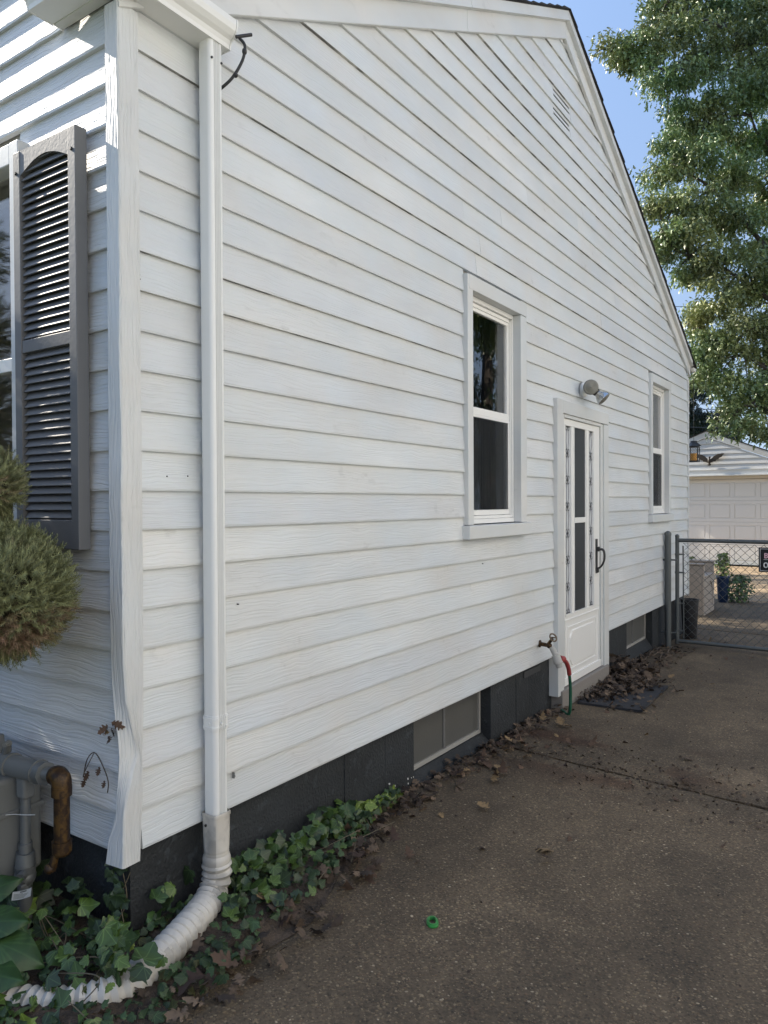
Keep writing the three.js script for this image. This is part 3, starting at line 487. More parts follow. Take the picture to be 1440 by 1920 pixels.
// ---------------------------------------------------------------- fittings on the side wall
{
  const t = thing('floodlight', 'twin bulb floodlight on a round white base above the storm door', 'floodlight', [0.016, 2.4, -5.85]);
  part('base', lathe([[0, 0.036], [0.045, 0.034], [0.058, 0.026], [0.064, 0], [0, 0]], V(0.016, 2.4, -5.86), V(1, 0, 0), 24), M_vinyl, t);
  const chrome = M(lin(0.62, 0.63, 0.63), 0.22, { metalness: 0.9 }), bulb = (at, dir, rings) => { const d = dir.clone().normalize(), P = k => at.clone().addScaledVector(d, k);
    part('socket', [lathe([[0, -0.075], [0.024, -0.073], [0.03, -0.05], [0.032, -0.012], [0.028, 0.004], [0, 0.004]], at, d, 16), rod(V(0.04, 2.4, -5.86), P(-0.06), 0.012)], rings ? M_vinyl : M_black, t);
    const b = part('bulb', lathe([[0.026, 0.001], [0.03, 0.012], [0.045, 0.036], [0.057, 0.06], [0.06, 0.072]], at, d, 28), chrome, t);
    part('lens', [lathe([[0.0595, 0.0722], [0.055, 0.08], [0.046, 0.083], [0.042, 0.079], [0.034, 0.086], [0.029, 0.081], [0.021, 0.088], [0.014, 0.084], [0, 0.09]], at, d, 28)], M(lin(0.2, 0.195, 0.17), 0.18), b); };
  bulb(V(0.085, 2.41, -5.83), V(0.5, -0.1, 0.9), true); bulb(V(0.12, 2.375, -5.92), V(0.75, -0.75, -0.2), false);
}
{
  const t = thing('faucet', 'weathered outdoor faucet with round handle beside the storm door', 'faucet', [0.012, 0.49, -4.97]);
  part('flange', lathe([[0.026, 0], [0.026, 0.006], [0.014, 0.01], [0, 0.01]], V(0.014, 0.5, -4.97), V(1, 0, 0), 14), M_brass, t);
  part('body', [rod(V(0.012, 0.5, -4.97), V(0.1, 0.49, -4.975), 0.014), rod(V(0.07, 0.495, -4.97), V(0.11, 0.545, -4.97), 0.011), ball(0.085, 0.492, -4.972, 0.02)], M_brass, t);
  part('wheel', [new THREE.TorusGeometry(0.028, 0.006, 6, 16).rotateY(1.2).rotateZ(0.6).translate(0.115, 0.553, -4.97), rod(V(0.09, 0.55, -4.98), V(0.14, 0.556, -4.96), 0.005)], M(lin(0.16, 0.12, 0.08), 0.7), t);
  part('vacuum_breaker', [rod(V(0.1, 0.485, -4.975), V(0.13, 0.43, -4.975), 0.019, 0.021, 12), rod(V(0.13, 0.43, -4.975), V(0.15, 0.375, -4.975), 0.03, 0.034, 14), rod(V(0.15, 0.375, -4.975), V(0.158, 0.345, -4.975), 0.026, 0.02, 12)], M(lin(0.42, 0.41, 0.38), 0.6), t);
  const h = thing('garden_hose', 'green garden hose with red collar hanging from the faucet', 'hose', [0.16, groundY(-5.2), -5.17]);
  part('collar', [rod(V(0.155, 0.405, -4.985), V(0.168, 0.395, -5.03), 0.026, 0.024, 8), tube([V(0.165, 0.395, -5.02), V(0.172, 0.37, -5.065), V(0.175, 0.32, -5.105), V(0.175, 0.27, -5.125)], 0.0155, 14, 10)], M(lin(0.32, 0.045, 0.045), 0.5), h);
  part('hose', tube([V(0.174, 0.285, -5.12), V(0.175, 0.2, -5.14), V(0.174, 0.1, -5.148), V(0.17, 0.02, -5.15), V(0.15, -0.03, -5.17), V(0.08, -0.022, -5.22)], 0.0115, 30, 10), M(lin(0.012, 0.09, 0.05), 0.45), h);
}
{
  const t = thing('cable_stub', 'dark frayed cable stub dangling from the end of the gutter', 'cable', [0.13, 3.15, -1.925]);
  part('cable', [tube([V(0.13, 3.165, -1.93), V(0.145, 3.14, -1.945), V(0.14, 3.1, -1.945), V(0.125, 3.06, -1.935), V(0.1, 3.02, -1.92), V(0.06, 2.985, -1.9)], 0.0055, 26, 7), ball(0.115, 3.035, -1.929, 0.009), ball(0.143, 3.118, -1.946, 0.009, 1, 1.4, 1)], M_black, t);
  part('cable_end', rod(V(0.13, 3.16, -1.918), V(0.15, 3.19, -1.975), 0.006), M_black, t);
}
// ---------------------------------------------------------------- gas meter at the corner
{
  const t = thing('gas_meter', 'grey gas meter with galvanised and brass pipes under the front siding', 'gas meter', [-0.42, 0.05, -1.38]);
  const z = -1.385;
  const body = part('body', [bx(-0.75, -0.385, 0.24, 0.585, -1.47, -1.30, 0.02), bx(-0.76, -0.378, 0.455, 0.475, -1.478, -1.292, 0.006)], M_meter, t);
  for (const x of [-0.405, -0.45, -0.5, -0.55]) part('bolt', [rod(V(x, 0.462, -1.292), V(x, 0.462, -1.283), 0.008, 0.008, 6), bx(x - 0.006, x + 0.006, 0.26, 0.44, -1.3, -1.294, 0.003)], M_meter, body);
  part('plate', bx(-0.52, -0.46, 0.485, 0.54, -1.2995, -1.297, 0.001), M(lin(0.5, 0.5, 0.48), 0.5), body);
  part('manifold', [rod(V(-0.7, 0.6, z), V(-0.335, 0.615, z), 0.04, 0.036, 16), rod(V(-0.43, 0.61, z), V(-0.42, 0.61, z), 0.043, 0.043, 16), rod(V(-0.335, 0.615, z), V(-0.262, 0.62, z), 0.036, 0.034, 16), bx(-0.365, -0.315, 0.52, 0.6, z - 0.02, z + 0.025, 0.01)], M_meter, t);
  part('regulator', [lathe([[0.05, 0], [0.05, 0.02], [0.03, 0.03], [0.026, 0.06], [0, 0.065]], V(-0.53, 0.635, z), V(0, 1, 0), 16), rod(V(-0.47, 0.64, z), V(-0.43, 0.69, z + 0.01), 0.012), rod(V(-0.43, 0.69, z + 0.01), V(-0.42, 0.688, z + 0.03), 0.008)], M_meter, t);
  part('union_nut', [rod(V(-0.262, 0.62, z), V(-0.225, 0.622, z), 0.038, 0.038, 8), rod(V(-0.266, 0.62, z), V(-0.262, 0.62, z), 0.041, 0.041, 16)], M_galv, t);
  part('nipple', rod(V(-0.225, 0.622, z), V(-0.165, 0.625, z), 0.022, 0.022, 14), M_galv, t);
  const br = part('brass_pipe', [tube([V(-0.175, 0.625, z), V(-0.158, 0.63, z), V(-0.142, 0.622, z), V(-0.138, 0.6, z), V(-0.138, 0.58, z)], 0.031, 16, 14), rod(V(-0.138, 0.59, z), V(-0.14, 0.42, z), 0.025, 0.025, 16), rod(V(-0.138, 0.6, z), V(-0.138, 0.57, z), 0.032, 0.032, 16)], M_brass, t);
  part('cap', [rod(V(-0.14, 0.425, z), V(-0.14, 0.39, z), 0.031, 0.03, 16), ball(-0.14, 0.39, z, 0.03, 1, 0.6, 1), rod(V(-0.155, 0.385, z + 0.01), V(-0.168, 0.33, z + 0.02), 0.012, 0.015, 8), ball(-0.17, 0.335, z + 0.025, 0.017)], M_brass, br);
  part('riser', [rod(V(-0.348, 0.54, z), V(-0.35, 0.36, z), 0.0165, 0.0165, 14), rod(V(-0.35, 0.365, z), V(-0.35, 0.345, z), 0.023, 0.023, 8), rod(V(-0.35, 0.345, z), V(-0.35, 0.333, z), 0.02, 0.02, 14)], M_galv, t);
  part('valve', [rod(V(-0.35, 0.333, z), V(-0.352, 0.29, z), 0.03, 0.034, 8), rod(V(-0.352, 0.29, z), V(-0.356, 0.24, z), 0.034, 0.03, 12), ball(-0.356, 0.25, z, 0.036), rod(V(-0.356, 0.24, z), V(-0.358, 0.03, z), 0.024, 0.024, 10), rod(V(-0.33, 0.27, z + 0.02), V(-0.316, 0.268, z + 0.04), 0.016, 0.016, 10), rod(V(-0.37, 0.245, z + 0.02), V(-0.4, 0.23, z + 0.07), 0.012, 0.01, 8), bx(-0.335, -0.31, 0.235, 0.245, z + 0.02, z + 0.04, 0.003)], M_galv, t);
  part('seal_wire', tube([V(-0.42, 0.46, -1.29), V(-0.37, 0.47, -1.34), V(-0.3, 0.48, -1.355), V(-0.25, 0.49, -1.36)], 0.0016, 14, 5), M(lin(0.6, 0.6, 0.58), 0.4), t);
}
// ---------------------------------------------------------------- things on the drive
{
  const m = thing('door_mat', 'black rubber doormat half buried under leaves at the storm door', 'doormat', [0.34, groundY(-6), -6.0]);
  const top = [], idx = [], nx = 10, nz = 20;
  for (let j = 0; j <= nz; j++) for (let i = 0; i <= nx; i++) { const u = i / nx, v = j / nz, z = -lerp(5.5 + u * 0.03, 6.42 + u * 0.04, v), x = lerp(0.1 - v * 0.02, 0.57 - v * 0.03, u); top.push(x, groundY(z) + 0.016 + free(x * 9, z * 9, 3, 2) * 0.006, z); }
  const W = nx + 1; for (let j = 0; j < nz; j++) for (let i = 0; i < nx; i++) { const a = j * W + i; idx.push(a, a + 1, a + W, a + 1, a + W + 1, a + W); }
  const rim = [...Array(nx + 1).keys(), ...Array.from({ length: nz }, (_, j) => (j + 1) * W + nx), ...Array.from({ length: nx }, (_, i) => nz * W + nx - 1 - i), ...Array.from({ length: nz }, (_, j) => (nz - 1 - j) * W)];
  for (let q = 0; q < rim.length - 1; q++) { const b = top.length / 3; for (const v of [rim[q], rim[q + 1]]) { top.push(top[v * 3], top[v * 3 + 1], top[v * 3 + 2]); top.push(top[v * 3], groundY(top[v * 3 + 2]) + 0.002, top[v * 3 + 2]); } idx.push(b, b + 1, b + 2, b + 2, b + 1, b + 3); }
  const mg = new THREE.BufferGeometry(); mg.setAttribute('position', new THREE.Float32BufferAttribute(top, 3)); mg.setIndex(idx); mg.computeVertexNormals();
  part('mat', mg, M(lin(0.02, 0.021, 0.026), 0.8, { bumpMap: speck, bumpScale: 0.006 }), m);
}
{
  const y = groundY(-2.24) + 0.004, ring = (w, h) => { const o = []; for (let i = 0; i < 28; i++) { const a = i / 28 * 6.283, c = Math.cos(a), s = Math.sin(a); o.push([Math.sign(c) * Math.pow(Math.abs(c), 0.75) * w, Math.sign(s) * Math.pow(Math.abs(s), 0.8) * h]); } return o; };
  const g = plate(ring(0.0195, 0.031), 0.006, [ring(0.013, 0.0235).reverse()], 0.0015), g2 = plate(ring(0.0155, 0.027), 0.003, [ring(0.0125, 0.023).reverse()], 0.001);
  for (const q of [g, g2]) { q.rotateX(-Math.PI / 2); q.rotateY(0.62); } g2.translate(0, 0.0075, 0);
  solo('plastic_ring', 'small green plastic ring lying on the bare concrete', 'plastic ring', [g.translate(0.729, y, -2.244), g2.translate(0.729, y, -2.244)], M(lin(0.03, 0.22, 0.045), 0.35), [0.729, y, -2.244]);
}
// ---------------------------------------------------------------- chain-link gate
{
  const z = -8.6, gy = groundY(z);
  const p = thing('gate_post', 'grey steel gate post with domed cap standing beside the house wall', 'post', [0.055, gy, -8.52]);
  part('tube', rod(V(0.055, gy, -8.52), V(0.055, 1.145, -8.52), 0.034, 0.034, 20), M_gate, p);
  part('cap', lathe([[0.037, 0], [0.037, 0.02], [0.03, 0.035], [0.015, 0.046], [0, 0.049]], V(0.055, 1.13, -8.52), V(0, 1, 0), 20), M_gate, p);
  for (const y of [0.86, 0.06]) part('hinge', [rod(V(0.055, y - 0.015, -8.52), V(0.055, y + 0.015, -8.52), 0.0375, 0.0375, 18), bx(0.08, 0.15, y - 0.008, y + 0.008, -8.56, -8.53, 0.003), rod(V(0.13, y - 0.04, -8.57), V(0.13, y + 0.02, -8.57), 0.009), bx(-0.02, 0.03, y - 0.01, y + 0.01, -8.53, -8.51, 0.003)], M_gate, p);
  const g = thing('chain_link_gate', 'grey chain-link gate closing the drive behind the house', 'gate', [1.55, gy, z]);
  const X0 = 0.135, X1 = 2.95, yb = gy + 0.06, yt = 1.075;
  part('rail', tube([V(X0 + 0.01, yt, z), V(1.5, yt, z), V(X1, yt, z)], 0.021, 8, 12), M_gate, g);
  part('rail', tube([V(X0 + 0.01, yb, z), V(1.5, yb - 0.006, z), V(X1, yb, z)], 0.021, 8, 12), M_gate, g);
  for (const x of [X0, X1]) { const u = part('upright', rod(V(x, yb - 0.03, z), V(x, yt + 0.045, z), 0.021, 0.021, 14), M_gate, g); part('cap', ball(x, yt + 0.045, z, 0.024, 1, 0.9, 1), M_gate, u); }
  part('tension_bar', rod(V(X0 + 0.065, yb + 0.03, z - 0.008), V(X0 + 0.06, yt - 0.06, z - 0.008), 0.0075, 0.0075, 6), M_gate, g);
  for (const y of [0.92, 0.72, 0.38, 0.08]) part('band', [rod(V(X0, y - 0.011, z), V(X0, y + 0.011, z), 0.025, 0.025, 14), bx(X0 + 0.02, X0 + 0.075, y - 0.008, y + 0.008, z - 0.012, z + 0.004, 0.002)], M_gate, g);
  const d = 0.088, h = 0.088, mesh = part('mesh', [rod(V(X0 + 0.06, yt - 0.035, z - 0.004), V(X1, yt - 0.035, z - 0.004), 0.0015, 0.0015, 4)], M_gate, g);
  const n = Math.floor((X1 - X0 - 0.07) / d), rows = Math.ceil((yt - yb - 0.05) / (h / 2));
  for (let k = 0; k <= n * 2; k++) if (k % 2 === 0) {              // each wire zigzags from top to bottom between two columns
    const pts = []; for (let r = 0; r <= rows; r++) pts.push(V(X0 + 0.065 + k / 2 * d + (r % 2 ? d / 2 : -0.0) + (r % 2 ? 0.003 : -0.003), yt - 0.03 - r * h / 2, z + (r % 2 ? 0.0035 : -0.0035)));
    part('wire', pts.slice(1).map((q, r) => rod(pts[r], q, 0.0023, 0.0023, 4)), M_gate, mesh);
    const p2 = []; for (let r = 0; r <= rows; r++) p2.push(V(X0 + 0.065 + k / 2 * d + (r % 2 ? d / 2 - 0.003 : d + 0.003), yt - 0.03 - r * h / 2, z + (r % 2 ? -0.0035 : 0.0035)));
    part('wire', p2.slice(1).map((q, r) => rod(p2[r], q, 0.0023, 0.0023, 4)), M_gate, mesh);
  }
  for (let x = 0.3; x < X1; x += 0.35) part('tie', [rod(V(x, yt - 0.01, z + 0.022), V(x + 0.004, yt - 0.05, z), 0.0022, 0.0022, 4), new THREE.TorusGeometry(0.0225, 0.002, 4, 14).rotateY(Math.PI / 2).translate(x, yt, z)], M_gate, g);
  const cv = document.createElement('canvas'); cv.width = 512; cv.height = 384; const c = cv.getContext('2d');
  c.fillStyle = '#0b0c0e'; c.fillRect(0, 0, 512, 384); c.strokeStyle = '#d9dadb'; c.lineWidth = 6; c.strokeRect(18, 18, 476, 348);
  c.textAlign = 'left'; c.fillStyle = '#e3b9c4'; c.font = 'bold 118px sans-serif'; c.fillText('BEWARE', 66, 168, 400); c.fillStyle = '#d9dadb'; c.fillRect(66, 184, 400, 6); c.font = 'bold 118px sans-serif'; c.fillText('OF DOG', 56, 318, 400);
  const tx = new THREE.CanvasTexture(cv); tx.colorSpace = THREE.SRGBColorSpace;
  const s = thing('warning_sign', 'black warning sign with white border wired to the gate', 'sign', [1.12, 0.77, z + 0.02]);
  part('panel', bx(0.945, 1.295, 0.765, 1.02, z + 0.012, z + 0.016, 0.001), M_black, s);
  const face = new THREE.PlaneGeometry(0.344, 0.249); face.translate(1.12, 0.8925, z + 0.0185); face.userData.keepUV = true; part('print', face, M(0xffffff, 0.4, { map: tx }), s);
}
// ---------------------------------------------------------------- behind the gate
{
  const M_resin = M(lin(0.36, 0.31, 0.26), 0.65, { bumpMap: speck, bumpScale: 0.001 }), y0 = -0.1, x0 = -0.56, x1 = -0.065, za = -11.09, zb = -11.85;
  const t = thing('storage_bench', 'beige resin storage bench with arms and an arched front panel', 'bench', [-0.3, y0, -11.47]);
  part('base', bx(x0, x1 - 0.012, y0, 0.42, zb + 0.02, za - 0.02, 0.01), M_resin, t);
  part('seat', bx(x0 + 0.03, x1 + 0.01, 0.421, 0.455, zb + 0.075, za - 0.075, 0.012), M_resin, t);
  const arch = (a, b, lo, hi) => { const o = [[a, lo], [b, lo]]; for (let i = 0; i <= 12; i++) { const q = i / 12 * Math.PI; o.push([lerp(a, b, 0.5) + Math.cos(q) * (b - a) / 2, hi - (b - a) * 0.28 + Math.sin(q) * (b - a) * 0.28]); } return o; };
  const A = -za + 0.075, B = -zb - 0.075;
  const f = part('front_panel', onSide(plate(rect(A - 0.02, B + 0.02, y0 + 0.004, 0.418), 0.012, [arch(A + 0.06, B - 0.06, y0 + 0.1, 0.36).reverse()], 0.003), x1 - 0.011), M_resin, t);
  for (let i = 0; i < 9; i++) { const c = lerp(A + 0.09, B - 0.09, i / 8), e = Math.abs(i - 4) / 4; part('slat', bx(x1 - 0.012, x1 - 0.005, y0 + 0.105, 0.35 - e * e * 0.14, -c - 0.024, -c + 0.024, 0.003), M_resin, f); }
  for (const z of [za - 0.04, zb + 0.04]) { const a = part('arm', [bx(x0, x1, y0, 0.6, z - 0.034, z + 0.034, 0.01), bx(x0 - 0.01, x1 + 0.015, 0.601, 0.63, z - 0.045, z + 0.045, 0.01)], M_resin, t);
    part('side_panel', onFront(plate(arch(x0 + 0.05, x1 - 0.05, y0 + 0.08, 0.5), 0.006, [], 0.004), z > -11.4 ? z + 0.034 : z - 0.04), M_resin, a); }
  part('back', bx(x0 - 0.05, x0 + 0.02, y0, 0.64, zb, za, 0.012), M_resin, t);
}
{
  const gy = groundY(-9.2), t = thing('waste_bin', 'black plastic waste bin standing at the house wall behind the gate', 'bin', [0.16, gy, -9.2]);
  part('body', lathe([[0.0, 0.002], [0.075, 0.002], [0.098, 0.455], [0.091, 0.455], [0.07, 0.02], [0, 0.02]], V(0.14, gy, -9.2), V(0, 1, 0), 24), M_black, t);
  part('rim', new THREE.TorusGeometry(0.1, 0.007, 6, 24).rotateX(Math.PI / 2).translate(0.14, gy + 0.455, -9.2), M_black, t);
}
// ---------------------------------------------------------------- leaves and plants
function leafGeo(half, size, curl, fold, vary = 0) {                // half outline [x, y], leaf in its own plane, stem at the origin
  const o = [...half, ...half.slice(1, -1).reverse().map(([x, y]) => [-x, y])], g = new THREE.ShapeGeometry(new THREE.Shape(o.map(q => new THREE.Vector2(...q)))), p = g.attributes.position, uv = g.attributes.uv;
  for (let i = 0; i < p.count; i++) { const x = p.getX(i), y = p.getY(i); uv.setXY(i, x * 0.7 + 0.5, y * 0.8 + 0.15); p.setXYZ(i, x * size, y * size * (1 - Math.abs(curl) * 0.1), (-Math.abs(x) * fold - y * y * curl + Math.sin(x * 9 + y * 7 + vary) * 0.05) * size); }
  g.computeVertexNormals(); g.userData.keepUV = true; return g;
}
const IVY = [[0, 0.05], [0.12, -0.07], [0.3, -0.09], [0.46, -0.02], [0.56, 0.12], [0.5, 0.26], [0.56, 0.36], [0.64, 0.5], [0.5, 0.56], [0.34, 0.6], [0.24, 0.76], [0.1, 0.92], [0, 1.0]];
const OVATE = [[0, 0], [0.16, 0.08], [0.33, 0.26], [0.4, 0.42], [0.36, 0.62], [0.2, 0.84], [0.07, 0.97], [0, 1.08]];
const OAK = [[0, 0], [0.04, 0.06], [0.22, 0.13], [0.25, 0.19], [0.13, 0.23], [0.16, 0.3], [0.38, 0.35], [0.4, 0.43], [0.2, 0.47], [0.22, 0.54], [0.4, 0.62], [0.36, 0.7], [0.2, 0.69], [0.18, 0.78], [0.26, 0.88], [0.12, 0.9], [0, 1.02]];
const veins = (r, g, b, tips, vk) => texture(128, 128, (u, v, i, j) => {
  const x = (u - 0.5) / 0.7, y = (v - 0.15) / 0.8; let d = Math.abs(x) * 1.2; for (const [tx, ty] of tips) { const l = Math.hypot(tx, ty - 0.05), s = clamp((Math.abs(x) * tx + (y - 0.05) * (ty - 0.05)) / (l * l)); d = Math.min(d, Math.hypot(Math.abs(x) - tx * s, y - 0.05 - (ty - 0.05) * s)); }
  const k = smooth(0.03, 0.012, d) * vk, n = 0.86 + fbm(u * 9, v * 9, 9, 9, 101, 3) * 0.28; return [r * n + k * 0.5, g * n + k * 0.55, b * n + k * 0.4];
});
const ivyTips = [[0.5, 0.1], [0.62, 0.45]], ovTips = [[0.36, 0.4], [0.38, 0.6], [0.3, 0.8], [0.2, 0.2]];
const leafM = (r, g, b, tips, rough = 0.5, vk = 0.22) => new THREE.MeshPhysicalMaterial({ map: veins(r, g, b, tips, vk), roughness: rough, side: THREE.DoubleSide });
const M_ivy = [leafM(0.2, 0.28, 0.12, ivyTips, 0.42), leafM(0.26, 0.34, 0.13, ivyTips, 0.4), leafM(0.15, 0.21, 0.11, ivyTips, 0.45), leafM(0.38, 0.45, 0.16, ivyTips, 0.4)];
const M_big = leafM(0.15, 0.25, 0.11, ovTips, 0.5, 0.08);
const deadMap = texture(128, 128, (u, v) => { const a = fbm(u * 8, v * 8, 8, 8, 111, 4), l = 0.75 + a * 0.5; return [l, l, l]; });
const M_dead = [[0.33, 0.26, 0.21], [0.38, 0.3, 0.24], [0.25, 0.19, 0.16], [0.52, 0.43, 0.31]].map(c => M(new THREE.Color(...c.map(v => Math.pow(v, 2.2))), 0.85, { map: deadMap, side: THREE.DoubleSide }));
const G_ivy = [[0.1, 0.1, 1], [0.35, 0.3, 0.8], [0.6, 0.5, 1.15], [-0.25, 0.35, 0.9], [0.8, 0.15, 1]].map(([c, f, w], i) => leafGeo(IVY.map(([x, y], k) => [x * w * (1 + 0.12 * Math.sin(k * 3 + i * 2)), y + 0.02 * Math.sin(k * 5 + i)]).map((q, k) => k === 0 || k === IVY.length - 1 ? [0, q[1]] : q), 1, c * 0.6, f, i * 2));
const G_oak = [0, 1, 2, 3, 4].map(i => leafGeo(OAK, 1, [0.5, -0.35, 0.9, 0.2, -0.7][i], [0.5, -0.3, 0.8, -0.6, 0.4][i], i * 1.7));
const pose = (n, spin) => { const q = new THREE.Quaternion().setFromUnitVectors(V(0, 0, 1), n.clone().normalize()); return q.multiply(new THREE.Quaternion().setFromAxisAngle(V(0, 0, 1), spin)); };
function leaf(parent, geo, mat, at, n, spin, size) {
  const o = origin.get(parent), m = shade(new THREE.Mesh(geo, mat)); m.name = 'leaf'; m.position.set(at.x - o.x, at.y - o.y, at.z - o.z); m.quaternion.copy(pose(n, spin)); m.scale.setScalar(size); parent.add(m); return m;
}
const M_stem = M(lin(0.14, 0.115, 0.075), 0.8);
const pipeLine = [[0.064, -1.85], [0.1, -1.75], [0.145, -1.64], [0.17, -1.54], [0.185, -1.44]];
const nearPipe = (x, z, r) => pipeLine.some(([a, b]) => Math.hypot(x - a, z - b) < r);
{
  const t = thing('ivy', 'ivy creeping along the charcoal foundation to the right of the downspout', 'ivy', [0.15, groundY(-2.4), -2.4]);
  const stems = []; for (let i = 0; i < 9; i++) { const z = R(-2.9, -1.7), x = R(0.03, 0.2), y = groundY(z) + 0.03; stems.push(tube([V(x, y, z), V(x + R(-0.05, 0.1), y + 0.02, z + R(-0.1, 0.1)), V(x + R(0, 0.15), y + R(0.02, 0.08), z + R(-0.2, 0.2))], 0.0016, 16, 5)); }
  stems.forEach(g => part('stem', g, M_stem, t));
  let k = 0; for (let tries = 0; tries < 4000 && k < 298; tries++) {
    const z = -3.1 + Math.pow(rnd(), 0.8) * 1.5, wmax = lerp(0.06, 0.33, smooth(-3.05, -1.95, z)), x = 0.0 + rnd() * rnd() * wmax + rnd() * 0.03; if (nearPipe(x, z, 0.085)) continue;
    if (hash(Math.floor(z * 9), 3, 7) < 0.16 && rnd() < 0.7) continue;
    const wall = 1 - x / (wmax + 0.03), y = groundY(z) + 0.03 + rnd() * (0.03 + wall * 0.13 * smooth(-3.1, -2.4, z)), n = V(R(-0.1, 0.9), R(0.35, 1.1), R(-0.2, 0.9));
    leaf(t, G_ivy[k % 5], M_ivy[z < -2.75 ? 3 : Math.floor(Math.pow(rnd(), 1.3) * 3)], V(x, y, z), n, R(0, 6.28), (0.026 + Math.pow(rnd(), 1.6) * 0.036)); k++;
  }
}
{
  const t = thing('ivy', 'ivy tangled over the soil around the corrugated drain pipe', 'ivy', [-0.1, 0.03, -1.3]);
  const stems = []; for (let i = 0; i < 12; i++) { const x = R(-0.4, 0.2), z = R(-1.45, -1.1), y = 0.06; stems.push(tube([V(x, y, z), V(x + R(-0.15, 0.15), y + R(0.03, 0.12), z + R(-0.06, 0.1)), V(x + R(-0.3, 0.3), y + R(0.02, 0.08), z + R(-0.1, 0.12))], 0.0018, 22, 5)); }
  for (let i = 0; i < 2; i++) stems.push(tube([V(0.0, 0.05, -1.5 + i * 0.02), V(0.02 - i * 0.05, 0.12, -1.5), V(-0.04 + i * 0.03, 0.2, -1.53), V(-0.01 - 0.04 * i, 0.29, -1.545)], 0.0015, 14, 5));
  stems.forEach(g => part('stem', g, M_stem, t));
  let k = 0; for (let tries = 0; tries < 5000 && k < 284; tries++) {
    const x = R(-0.5, 0.28), z = R(-1.5, -1.02), near = nearPipe(x, z, z > -1.58 ? 0.05 : 0.1); if (near) continue;
    const back = smooth(-1.1, -1.5, z), y = (Math.hypot(x - 0.17, z + 1.42) < 0.14 ? 0.13 : 0.06) + rnd() * (0.06 + 0.12 * back) * (x > 0.05 ? 0.6 : 1), n = V(R(-0.4, 0.8), R(0.4, 1.2), R(-0.1, 1));
    leaf(t, G_ivy[k % 5], M_ivy[rnd() < 0.06 ? 3 : Math.floor(rnd() * 3)], V(x, y, z), n, R(0, 6.28), 0.028 + Math.pow(rnd(), 1.5) * 0.042); k++;
  }
  for (let i = 0; i < 14; i++) { const y = 0.14 + i * 0.015; leaf(t, G_ivy[i % 5], M_ivy[2], V(0.0 - rnd() * 0.07, y, -1.53 + rnd() * 0.05), V(0.4, 0.3, 1), R(2, 4), R(0.03, 0.05)); }
}
function ivyMat(t, count, place) {                                  // small leaves under the large ones, too many to pick apart
  const m = new THREE.InstancedMesh(G_ivy[1], leafM(0.17, 0.25, 0.13, ivyTips, 0.6), count), o = new THREE.Object3D(), c = new THREE.Color(), or = origin.get(t);
  for (let i = 0; i < count; i++) { const [x, y, z] = place(); o.position.set(x - or.x, y - or.y, z - or.z); o.quaternion.copy(pose(V(R(-0.5, 0.9), R(0.3, 1.1), R(-0.4, 0.9)), R(0, 6.28))); const s = R(0.016, 0.042); o.scale.set(s, s, s * R(0.5, 2)); o.updateMatrix(); m.setMatrixAt(i, o.matrix); const v = R(0.5, 1.2), dry = rnd() < 0.08; m.setColorAt(i, c.setRGB(v * (dry ? 1.9 : 1), v * (dry ? 1.0 : 1), v * (dry ? 0.7 : 0.9))); }
  m.name = 'undergrowth'; m.userData.kind = 'stuff'; m.castShadow = m.receiveShadow = true; t.add(m);
}
ivyMat(scene.getObjectByName('ivy'), 520, () => { const z = -3.12 + Math.pow(rnd(), 0.8) * 1.6, w = lerp(0.05, 0.32, smooth(-3.1, -1.95, z)); let x = rnd() * w; if (nearPipe(x, z, 0.08)) x += 0.17; return [x, groundY(z) + 0.03 + rnd() * 0.05, z]; });
ivyMat(scene.getObjectByName('ivy_001'), 620, () => { let x = R(-0.6, 0.34), z = R(-1.52, -0.98); if (nearPipe(x, z, 0.07)) x += 0.15; return [x, 0.05 + rnd() * 0.06, z]; });
